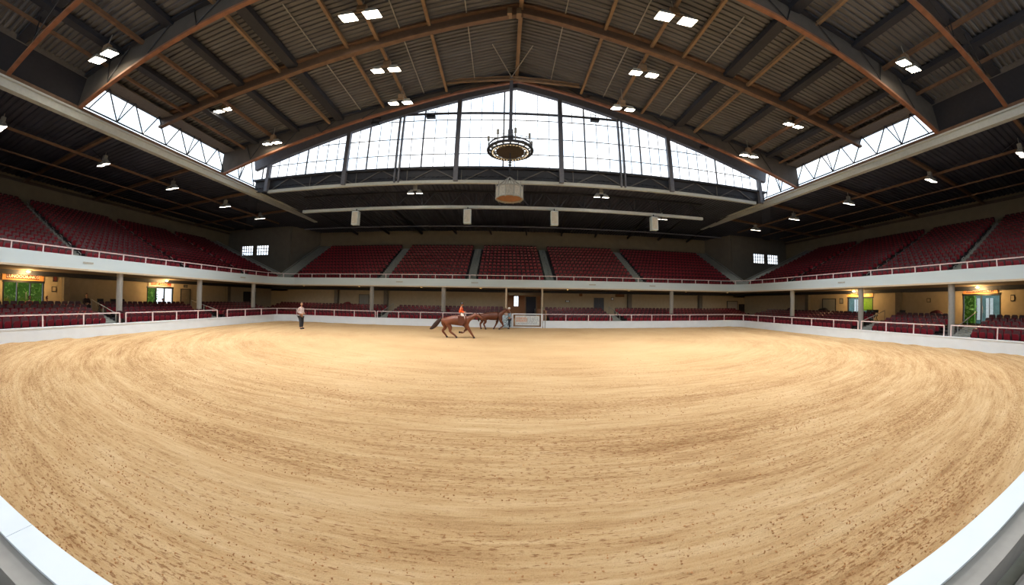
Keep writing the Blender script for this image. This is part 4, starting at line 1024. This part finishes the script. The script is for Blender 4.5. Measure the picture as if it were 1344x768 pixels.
# ------------------------------------------------------------------ people, horses
SK = 1.0
def skin(name, pts, edges, m, parent=None, sub=2, smooth=True, loc=(0, 0, 0)):
    """pts: [(x,y,z,r[,r2])] first is root"""
    me = bpy.data.meshes.new(name); me.from_pydata([p[:3] for p in pts], edges, [])
    o = bpy.data.objects.new(name, me); COL.objects.link(o)
    g_ = {'shirt': 1.22, 'coat': 1.2, 'jacket': 1.22, 'trousers': 1.12, 'breeches': 1.15, 'boot': 1.2, 'shoe': 1.2}.get(name, 1.0)*SK
    md = o.modifiers.new('s', 'SKIN'); md.use_smooth_shade = True; md.branch_smoothing = .6
    if not me.skin_vertices: me.skin_vertices.new()
    for i, p in enumerate(pts):
        sv = me.skin_vertices[0].data[i]; sv.radius = (p[3]*g_, (p[4] if len(p) > 4 else p[3])*g_); sv.use_root = (i == 0)
    ss = o.modifiers.new('u', 'SUBSURF'); ss.levels = sub; ss.render_levels = sub
    dg = bpy.context.evaluated_depsgraph_get(); dg.update()
    m2 = bpy.data.meshes.new_from_object(o.evaluated_get(dg)); m2.name = name; m2.materials.clear(); m2.materials.append(m)
    m2.polygons.foreach_set('use_smooth', [True]*len(m2.polygons))
    bpy.data.objects.remove(o); bpy.data.meshes.remove(me)
    o = bpy.data.objects.new(name, m2); COL.objects.link(o); o.location = loc
    if parent: o.parent = parent
    return o
def merge(dst, others):
    """fold helper meshes into dst (same material)"""
    V, F = [], []
    for o in [dst]+others:
        n = len(V); V += [tuple(v.co) for v in o.data.vertices]; F += [tuple(i+n for i in p.vertices) for p in o.data.polygons]
    m = dst.data.materials[0]; me = bpy.data.meshes.new(dst.data.name); me.from_pydata(V, [], F); me.materials.append(m); me.polygons.foreach_set('use_smooth', [True]*len(me.polygons))
    dst.data = me
    for o in others: bpy.data.objects.remove(o)
def chain(pts, e0=0): return [(i, i+1) for i in range(e0, e0+len(pts)-1)]
def hand(wrist, d, up, m):
    """five short finger chains from a palm"""
    w_ = Vector(wrist); d = Vector(d).normalized(); side = d.cross(Vector(up)).normalized(); up = side.cross(d).normalized()
    pts = [(*w_, .022, .03), (*(w_+d*.05), .018, .038), (*(w_+d*.085), .014, .036)]; ed = [(0, 1), (1, 2)]
    for k2, (off, ln) in enumerate(((-.03, .062), (-.01, .075), (.01, .07), (.028, .055))):
        b0 = w_+d*.088+side*off; b1 = b0+d*ln*.5-up*.008; b2 = b0+d*ln*.85-up*.03
        n = len(pts); pts += [(*b0, .0095), (*b1, .009), (*b2, .008)]; ed += [(2, n), (n, n+1), (n+1, n+2)]
    n = len(pts); t0 = w_+d*.03+side*-.035; pts += [(*t0, .012), (*(t0+d*.03-side*.02-up*.01), .010), (*(t0+d*.055-side*.022-up*.02), .009)]; ed += [(1, n), (n, n+1), (n+1, n+2)]
    return skin('hand', pts, ed, m, None, 1)
def head_mesh(c, s, face, m):
    """head with brow, nose, chin and ears; face: unit vector in plan"""
    mb = MB(); f = Vector(face).normalized(); sd = Vector((-f.y, f.x, 0)); c = Vector(c)
    n, mm = 18, 14; vs = []
    for j in range(mm+1):
        t = PI*j/mm
        for i in range(n):
            a = 2*PI*i/n; ff = math.sin(t)*math.cos(a); ss = math.sin(t)*math.sin(a); zz = math.cos(t)
            wx = .098*(1-.22*max(0, -zz)**1.5); wy = .078*(1-.28*max(0, -zz)**1.2); wz = .122
            x = ff*wx; 
            if ff > .8 and -.35 < zz < .12: x += .022*(1-abs(ss)*3.3 if abs(ss) < .3 else 0)
            if ff > .7 and zz < -.6: x += .012
            if ff > .8 and .1 < zz < .28 and .2 < abs(ss) < .5: x -= .008
            vs.append(tuple(c+(f*x+sd*ss*wy+Vector((0, 0, zz*wz)))*s))
    mb.add(vs, [(j*n+i, (j+1)*n+i, (j+1)*n+(i+1) % n, j*n+(i+1) % n) for j in range(mm) for i in range(n)])
    for q in (-1, 1):
        e = c+(sd*q*.08-f*.005)*s; mb.ball(tuple(e), .03*s, 8, 6, (.5, .5, 1))
    return mb.build('head', m, None, True)
M_skin = mat('skin_tone', (196, 148, 118), .6, var=.05); M_hair = mat('hair_brown', (58, 40, 30), .8)
def eyes(t, c, face, s=1.0):
    f = Vector(face).normalized(); sd = Vector((-f.y, f.x, 0)); mb = MB()
    for q in (-1, 1): mb.ball(tuple(Vector(c)+(f*.088+sd*q*.033+Vector((0, 0, .014)))*s), .011*s, 8, 6)
    mb.split('eye', M_black, t)

# --- standing man, left middle: pixel (396, 397-432)
mx_, my_ = -14.8, 21.45
S = 1.93/1.78
t = thing('person', 'person in pale checked shirt and dark trousers standing on the left sand', 'person', (mx_, my_, 0), -.15)
t.scale = (S, S, S)
P = [(0, 0, .95, .13, .16), (.01, 0, 1.15, .115, .15), (.02, 0, 1.38, .11, .17), (.02, 0, 1.50, .06), (.04, 0, 1.57, .055),
     (-.01, .10, .86, .09), (.02, .11, .48, .06), (-.03, .12, .09, .042), (.12, .13, .05, .035),
     (-.01, -.10, .86, .09), (.05, -.11, .48, .06), (.04, -.12, .09, .042), (.20, -.13, .05, .035),
     (.0, .2, 1.40, .055), (-.05, .25, 1.14, .042), (.17, .13, 1.06, .032), (.0, -.2, 1.40, .055), (-.04, -.26, 1.14, .042), (.19, -.10, 1.04, .032)]
E_ = [(0, 1), (1, 2), (2, 3), (3, 4), (0, 5), (5, 6), (6, 7), (7, 8), (0, 9), (9, 10), (10, 11), (11, 12), (2, 13), (13, 14), (14, 15), (2, 16), (16, 17), (17, 18)]
bd = skin('body', P, E_, M_skin, t)
hd = head_mesh((.05, 0, 1.68), 1, (1, -.25, 0), M_skin); h1 = hand((.17, .13, 1.06), (1, -.9, -.2), (0, 0, 1), M_skin); h2 = hand((.19, -.10, 1.04), (1, .9, -.2), (0, 0, 1), M_skin)
merge(bd, [hd, h1, h2]); eyes(t, (.05, 0, 1.68), (1, -.25, 0))
sh = [(0, 0, .97, .155, .185), (.0, 0, 1.15, .15, .18), (.01, 0, 1.38, .135, .19), (.02, 0, 1.50, .075), (.0, .2, 1.40, .075), (-.05, .25, 1.14, .06), (.15, .145, 1.065, .045), (.0, -.2, 1.40, .075), (-.04, -.26, 1.14, .06), (.17, -.115, 1.045, .045)]
skin('shirt', sh, [(0, 1), (1, 2), (2, 3), (2, 4), (4, 5), (5, 6), (2, 7), (7, 8), (8, 9)], mat('checked_shirt', (196, 180, 178), .8, var=.45, scale=22), t)
tr_ = [(0, 0, .95, .15, .18), (-.01, .10, .80, .115), (.02, .11, .48, .085), (-.03, .12, .12, .065), (-.01, -.10, .80, .115), (.05, -.11, .48, .085), (.04, -.12, .12, .065)]
skin('trousers', tr_, [(0, 1), (1, 2), (2, 3), (0, 4), (4, 5), (5, 6)], mat('dark_trousers', (44, 46, 54), .8), t)
for yy, xx in ((.12, -.03), (-.12, .04)): skin('shoe', [(xx-.03, yy, .055, .055), (xx+.08, yy, .05, .05), (xx+.19, yy, .035, .038)], [(0, 1), (1, 2)], M_black, t)
mb = MB(); mb.ball((.035, 0, 1.715), .103, 14, 8, (1, .84, .98)); mb.v = [p for p in mb.v]
o = mb.build('hair', mat('short_hair', (120, 92, 68), .8), t, True); o.data.transform(Matrix.Translation((0, 0, 0)))

# --- horses (local x = forward, z up, metres)
SK = 1.36
M_horse = mat('chestnut_coat', (112, 60, 34), .5, var=.15, scale=2.5); M_horse2 = mat('dark_chestnut_coat', (98, 52, 30), .5, var=.2, scale=2.5)
M_mane = mat('dark_mane', (50, 30, 22), .8); M_hoof = mat('dark_hoof', (30, 24, 22), .5); M_sock = mat('pale_sock', (206, 180, 160), .7)
def horse(loc, rz, s, label, legs, neck, head, m, tail, mane_on=True):
    t = thing('horse', label, 'horse', loc, rz); t.scale = (s, s, s)
    P = [(0, 0, 1.12, .27, .29), (-.35, 0, 1.10, .29, .28), (-.68, 0, 1.15, .29, .27), (-.92, 0, 1.10, .19, .2), (.32, 0, 1.10, .28, .26), (.55, 0, 1.15, .24, .2)]
    E2 = [(0, 1), (1, 2), (2, 3), (0, 4), (4, 5)]
    k0 = 5
    for q in neck: P.append(q); E2.append((k0, len(P)-1)); k0 = len(P)-1
    kn = k0
    for q in head: P.append(q); E2.append((k0, len(P)-1)); k0 = len(P)-1
    for root, lp_ in legs:
        k0 = root
        for q in lp_: P.append((*q[:3], *[c*1.12 for c in q[3:]])); E2.append((k0, len(P)-1)); k0 = len(P)-1
    bd = skin('body', P, E2, m, t)
    # ears
    poll = Vector(head[0][:3]); mb = MB()
    for q in (-1, 1): mb.tube(tuple(poll+Vector((-.0, q*.06, .06))), tuple(poll+Vector((.02, q*.075, .20))), .035, 8, .005)
    ear = mb.build('ear', m, None, True); merge(bd, [ear])
    skin('tail', tail, chain(tail), M_mane, t)
    pts = [(p[0]-.10, 0, p[2]+.10, .05, .03) for p in [P[5]]+list(neck)+[head[0]]]
    skin('mane', pts, chain(pts), M_mane, t, 1)
    for root, lp_ in legs:
        a = Vector(lp_[-1][:3]); b_ = Vector(lp_[-2][:3]); d = (a-b_).normalized()
        MB().tube(tuple(a-d*.02), tuple(a+d*.07), .05, 10, .065).build('hoof', M_hoof, t)
    mz = Vector(head[-1][:3]); mb = MB()
    for q in (-1, 1): mb.ball(tuple(poll+(mz-poll)*.33+Vector((0.02, q*.085, .03))), .022, 8, 6)
    mb.split('eye', M_black, t)
    return t
# horse 1 canters to the right: px x 566..628, feet y 445
neck1 = [(.72, 0, 1.24, .22, .13), (.94, 0, 1.36, .18, .11)]
head1 = [(1.10, 0, 1.45, .14, .10), (1.26, 0, 1.38, .12, .085), (1.42, 0, 1.25, .08, .06), (1.50, 0, 1.18, .065, .05)]
legs1 = [(3, [(-.93, .12, .88, .15, .12), (-.80, .13, .62, .085), (-1.02, .13, .42, .055), (-.80, .13, .16, .038), (-.74, .13, .07, .045)]),
         (2, [(-.62, -.14, .85, .14, .12), (-.42, -.14, .60, .085), (-.52, -.14, .42, .055), (-.18, -.14, .18, .038), (-.10, -.14, .08, .045)]),
         (5, [(.52, -.13, .82, .12, .1), (.66, -.13, .58, .065), (.90, -.13, .22, .04), (.99, -.13, .08, .045)]),
         (4, [(.42, .13, .85, .11, .1), (.52, .13, .56, .062), (.30, .13, .33, .04), (.10, .13, .34, .045)])]
tail1 = [(-1.0, 0, 1.24, .06), (-1.22, 0, 1.05, .10), (-1.45, 0, .78, .12), (-1.62, 0, .60, .09), (-1.80, 0, .52, .03)]
HX, HY = -2.78, 19.9
h1 = horse((HX, HY, 0), 0, 1.0, 'chestnut horse cantering right with a rider in orange', legs1, neck1, head1, M_horse, tail1)
skin('stocking', [(.50, .13, .52, .06), (.32, .13, .35, .052), (.20, .13, .335, .05)], [(0, 1), (1, 2)], M_sock, h1, 1)
mb = MB(); mb.ball((.12, 0, 1.36), .3, 14, 8, (1.0, .75, .28)); mb.prism([(.02, 1.36), (.40, 1.36), (.46, .98), (.30, .84), (.06, .90)], -.36, -.33); mb.prism([(.02, 1.36), (.40, 1.36), (.46, .98), (.30, .84), (.06, .90)], .33, .36); mb.build('saddle', mat('saddle_leather', (92, 46, 28), .5), h1)
mb = MB()
for q in (-1, 1):
    mb.tube((1.42, q*.09, 1.25), (.50, q*.16, 1.50), .012, 5); mb.tube((1.12, q*.13, 1.52), (1.38, q*.1, 1.28), .014, 5)
mb.torus((1.38, 0, 1.28), .11, .012, 14, 5); mb.build('bridle', M_black, h1)
# rider
SK = 1.0
S2 = .80
t = thing('person', 'rider in orange jacket and black helmet on the cantering horse', 'person', (HX+.15, HY, 1.46-.95*S2+.02), 0); t.scale = (S2, S2, S2)
P = [(0, 0, .97, .12, .15), (.02, 0, 1.18, .10, .14), (.05, 0, 1.40, .10, .16), (.06, 0, 1.52, .055), (.08, 0, 1.58, .05),
     (.18, .24, .86, .085), (.34, .33, .55, .06), (.20, .33, .12, .042), (.33, .34, .06, .035), (.18, -.24, .86, .085), (.34, -.33, .55, .06), (.20, -.33, .12, .042), (.33, -.34, .06, .035),
     (.04, .19, 1.42, .052), (.02, .24, 1.18, .04), (.28, .12, 1.10, .03), (.04, -.19, 1.42, .052), (.02, -.24, 1.18, .04), (.28, -.12, 1.10, .03)]
bd = skin('body', P, E_, M_skin, t)
hd = head_mesh((.09, 0, 1.69), 1, (1, 0, 0), M_skin); a1 = hand((.28, .12, 1.10), (1, -.2, 0), (0, 1, 0), M_skin); a2 = hand((.28, -.12, 1.10), (1, .2, 0), (0, -1, 0), M_skin)
merge(bd, [hd, a1, a2]); eyes(t, (.09, 0, 1.69), (1, 0, 0))
jk = [(0, 0, .98, .15, .18), (.02, 0, 1.18, .135, .17), (.05, 0, 1.40, .13, .19), (.06, 0, 1.52, .07), (.04, .19, 1.42, .075), (.02, .24, 1.18, .06), (.26, .13, 1.10, .045), (.04, -.19, 1.42, .075), (.02, -.24, 1.18, .06), (.26, -.13, 1.10, .045)]
skin('jacket', jk, [(0, 1), (1, 2), (2, 3), (2, 4), (4, 5), (5, 6), (2, 7), (7, 8), (8, 9)], mat('orange_jacket', (240, 92, 34), .6, var=.1), t)
bt = [(0, 0, .95, .145, .17), (.18, .24, .86, .105), (.34, .33, .57, .075), (.18, -.24, .86, .105), (.34, -.33, .57, .075)]
skin('breeches', bt, [(0, 1), (1, 2), (0, 3), (3, 4)], mat('pale_breeches', (206, 190, 176), .7), t)
for q in (-1, 1): skin('boot', [(.33, q*.33, .52, .07), (.20, q*.33, .14, .055), (.24, q*.34, .07, .05), (.38, q*.34, .055, .035)], [(0, 1), (1, 2), (2, 3)], mat('boot_brown', (84, 44, 30), .5), t)
mb = MB(); mb.lathe((.08, 0, 1.74), [(.0, .115), (.05, .108), (.09, .075), (.112, .02), (.116, -.03)], 16); mb.box((.14, -.06, 1.72), (.23, .06, 1.735)); mb.build('helmet', mat('helmet_black', (20, 18, 22), .35), t, True)
SK = 1.36
# horse 2 walks right near the far board: px x 636..673
neck2 = [(.74, 0, 1.32, .22, .14), (.92, 0, 1.48, .17, .11)]
head2 = [(1.04, 0, 1.62, .13, .10), (1.20, 0, 1.54, .115, .085), (1.35, 0, 1.39, .075, .055), (1.41, 0, 1.32, .06, .05)]
legs2 = [(3, [(-.92, .12, .88, .14, .12), (-.84, .13, .62, .08), (-1.02, .13, .44, .055), (-.98, .13, .16, .038), (-.95, .13, .07, .045)]),
         (2, [(-.66, -.14, .85, .14, .12), (-.56, -.14, .60, .08), (-.72, -.14, .44, .055), (-.60, -.14, .16, .038), (-.56, -.14, .07, .045)]),
         (5, [(.56, -.13, .82, .11, .1), (.78, -.13, .52, .06), (.86, -.13, .30, .04), (.62, -.13, .13, .04), (.55, -.13, .07, .045)]),
         (4, [(.40, .13, .85, .11, .1), (.34, .13, .52, .06), (.20, .13, .26, .04), (.10, .13, .08, .045)])]
tail2 = [(-1.05, 0, 1.28, .04), (-1.14, 0, 1.12, .06), (-1.16, 0, .85, .07), (-1.12, 0, .62, .03)]
h2 = horse((-.85, 26.1, 0), 0, 1.0, 'dark chestnut horse without rider walking beside the far board', legs2, neck2, head2, M_horse2, tail2)
SK = 1.0
# handler beyond the second horse's head
t = thing('person', 'person in white cap and pale blue top standing behind the riderless horse', 'person', (.52, 26.75, 0), PI); t.scale = (.98,)*3
P = [(0, 0, .95, .12, .15), (.01, 0, 1.15, .105, .14), (.02, 0, 1.38, .10, .16), (.02, 0, 1.50, .055), (.03, 0, 1.57, .05),
     (-.01, .09, .86, .085), (.02, .10, .48, .06), (-.02, .11, .09, .042), (.12, .12, .05, .035), (-.01, -.09, .86, .085), (.02, -.10, .48, .06), (-.02, -.11, .09, .042), (.12, -.12, .05, .035),
     (.0, .19, 1.40, .052), (-.02, .25, 1.14, .04), (.2, .2, 1.2, .03), (.0, -.19, 1.40, .052), (-.02, -.25, 1.12, .04), (.08, -.24, .90, .03)]
bd = skin('body', P, E_, M_skin, t); hd = head_mesh((.04, 0, 1.68), 1, (1, 0, 0), M_skin); a1 = hand((.2, .2, 1.2), (1, 0, .3), (0, 0, 1), M_skin); a2 = hand((.08, -.24, .90), (.2, 0, -1), (1, 0, 0), M_skin)
merge(bd, [hd, a1, a2]); eyes(t, (.04, 0, 1.68), (1, 0, 0))
sh = [(0, 0, .97, .14, .17), (.0, 0, 1.15, .135, .165), (.01, 0, 1.38, .125, .18), (.02, 0, 1.50, .07), (.0, .19, 1.40, .07), (-.02, .25, 1.14, .055), (.18, .205, 1.19, .042), (.0, -.19, 1.40, .07), (-.02, -.25, 1.12, .055), (.06, -.242, .93, .042)]
skin('shirt', sh, [(0, 1), (1, 2), (2, 3), (2, 4), (4, 5), (5, 6), (2, 7), (7, 8), (8, 9)], mat('blue_shirt', (140, 168, 190), .8, var=.3, scale=14), t)
skin('trousers', [(0, 0, .95, .14, .17), (-.01, .09, .80, .11), (.02, .10, .48, .08), (-.02, .11, .12, .062), (-.01, -.09, .80, .11), (.02, -.10, .48, .08), (-.02, -.11, .12, .062)], [(0, 1), (1, 2), (2, 3), (0, 4), (4, 5), (5, 6)], mat('navy_trousers', (34, 40, 52), .8), t)
for yy in (.11, -.11): skin('shoe', [(-.05, yy, .055, .055), (.06, yy, .05, .05), (.16, yy, .035, .038)], [(0, 1), (1, 2)], M_black, t)
mb = MB(); mb.lathe((.03, 0, 1.735), [(.0, .105), (.06, .09), (.10, .04), (.104, -.02)], 16); mb.prism([(.08, -.07), (.22, -.05), (.24, 0), (.22, .05), (.08, .07)], 1.725, 1.737, 2); mb.build('cap', mat('cap_white', (236, 236, 232), .6), t, True)

# people and bags at the back of the lower stands
def sitter(side, u, v_, z, label, top, facec=M_skin, hood=False, s=1.0):
    loc = mp(side)(u, v_, z); rz = {'left': 0, 'right': PI, 'end': -PI/2}[side]
    t = thing('person', label, 'person', loc, rz); t.scale = (s, s, s)
    P = [(0, 0, .50, .13, .16), (.0, 0, .72, .11, .15), (.02, 0, .93, .10, .17), (.03, 0, 1.05, .055), (.04, 0, 1.10, .05), (.40, .10, .50, .08), (.42, .11, .10, .05), (.54, .12, .05, .035), (.40, -.10, .50, .08), (.42, -.11, .10, .05), (.54, -.12, .05, .035),
         (.0, .19, .95, .052), (.06, .25, .70, .04), (.28, .14, .62, .03), (.0, -.19, .95, .052), (.06, -.25, .70, .04), (.28, -.14, .62, .03)]
    E3 = [(0, 1), (1, 2), (2, 3), (3, 4), (0, 5), (5, 6), (6, 7), (0, 8), (8, 9), (9, 10), (2, 11), (11, 12), (12, 13), (2, 14), (14, 15), (15, 16)]
    bd = skin('body', P, E3, M_skin, t); hd = head_mesh((.06, 0, 1.21), 1, (1, 0, 0), M_skin); a1 = hand((.28, .14, .62), (1, -.3, 0), (0, 0, 1), M_skin); a2 = hand((.28, -.14, .62), (1, .3, 0), (0, 0, 1), M_skin); merge(bd, [hd, a1, a2]); eyes(t, (.06, 0, 1.21), (1, 0, 0))
    skin('coat', [(0, 0, .48, .17, .2), (.0, 0, .72, .15, .19), (.01, 0, .93, .13, .19), (.02, 0, 1.05, .08), (.0, .19, .95, .08), (.06, .25, .70, .065), (.25, .15, .625, .05), (.0, -.19, .95, .08), (.06, -.25, .70, .065), (.25, -.15, .625, .05)], [(0, 1), (1, 2), (2, 3), (2, 4), (4, 5), (5, 6), (2, 7), (7, 8), (8, 9)], top, t)
    skin('trousers', [(0, 0, .48, .15, .17), (.38, .10, .50, .105), (.42, .11, .12, .075), (.38, -.10, .50, .105), (.42, -.11, .12, .075)], [(0, 1), (1, 2), (0, 3), (3, 4)], mat('dark_trousers', (44, 46, 54), .8), t)
    for q in (-1, 1): skin('shoe', [(.42, q*.11, .055, .055), (.58, q*.12, .04, .04)], [(0, 1)], M_black, t, 1)
    mb = MB(); mb.ball((.03, 0, 1.245), .112, 14, 8, (.95, .86, .98)); mb.build('hood' if hood else 'hair', top if hood else M_hair, t, True)
M_dcoat = mat('dark_coat', (34, 20, 24), .8); M_rcoat = mat('red_coat', (150, 30, 30), .8); M_ocoat = mat('orange_coat', (222, 84, 34), .8)
sitter('left', 13.15-.75, 5.3, .95, 'person in dark hooded coat sitting behind the left back row', M_dcoat, hood=True, s=.95)
sitter('left', 8.7, 5.2, .80, 'person in red coat before the nearest left glass doors', M_rcoat, s=.9)
sitter('left', 9.75, 5.2, .80, 'dark-haired person in maroon coat at the right leaf of the left doors', mat('maroon_coat', (92, 20, 30), .8), s=.9)
sitter('left', 18.55, 5.2, .82, 'person in orange coat before the second left doors', M_ocoat, s=.85)
def bundle(side, u, v_, w_, h_, label, m1, m2):
    loc = mp(side)(u, v_, .95); rz = {'left': PI/2, 'right': -PI/2, 'end': 0}[side]
    t = thing('holdall_bag', label, 'bag', loc, rz)
    mb = MB(); mb.ball((0, 0, h_*.5), .5, 20, 12, (w_, .7, h_)); r = np.random.default_rng(3); mb.v = [(x*(1+.08*math.sin(9*z+5*x)), y*(1+.06*math.sin(11*x)), max(0, z+.03*math.sin(8*x))) for x, y, z in mb.v]; mb.build('body', m1, t, True)
    mb = MB(); mb.torus((w_*.12, 0, h_*.5), .30*h_, .035, 18, 6); mb.v = [(x, z-h_*.5-.0, y+h_*.55) for x, y, z in mb.v]; mb.build('strap', m2, t, True)
bundle('right', 11.6, 5.4, 1.15, .98, 'large maroon and black bag behind the right back row', mat('bag_maroon', (84, 20, 30), .8), M_black)
bundle('right', 21.6, 5.3, 1.6, 1.0, 'long black covered bundle before the grey double door', M_black, M_dsteel)
bundle('right', 25.8, 5.3, 1.0, .95, 'dark maroon bundle left of a right wall pilaster', mat('bag_plum', (60, 22, 34), .8), M_black)
bundle('end', -16.9-.2, 5.5, 1.2, .95, 'dark red bag left of the pale grey far door', mat('bag_red', (104, 22, 30), .8), M_black)
def folding_chair(side, u, v_, label):
    loc = mp(side)(u, v_, .95); rz = {'left': PI/2, 'right': -PI/2, 'end': 0}[side]
    t = thing('folding_chair', label, 'chair', loc, rz, 'dark folding chairs behind the lower seats')
    MB().box((-.22, -.2, .43), (.22, .2, .47)).build('seat', M_black, t); MB().box((-.22, .2, .68), (.22, .24, .92)).build('backrest', M_black, t)
    for sx in (-1, 1):
        MB().tube((sx*.23, -.2, 0), (sx*.23, .22, .92), .018, 6).build('leg', M_black, t); MB().tube((sx*.21, .22, 0), (sx*.21, -.16, .46), .018, 6).build('leg', M_black, t)
for s, u, nm in (('left', 13.6, 'just right of the hooded person'), ('left', 14.6, 'on the left, beside the near column'), ('left', 15.25, 'on the left, right of the near column'), ('right', 14.3, 'on the right, beside a wall pilaster'), ('right', 16.6, 'on the right, nearest the script-signed doors'), ('right', 17.2, 'on the right, leaning beside the green blind')):
    folding_chair(s, u, 5.5, 'dark folding chair behind the back row, %s' % nm)
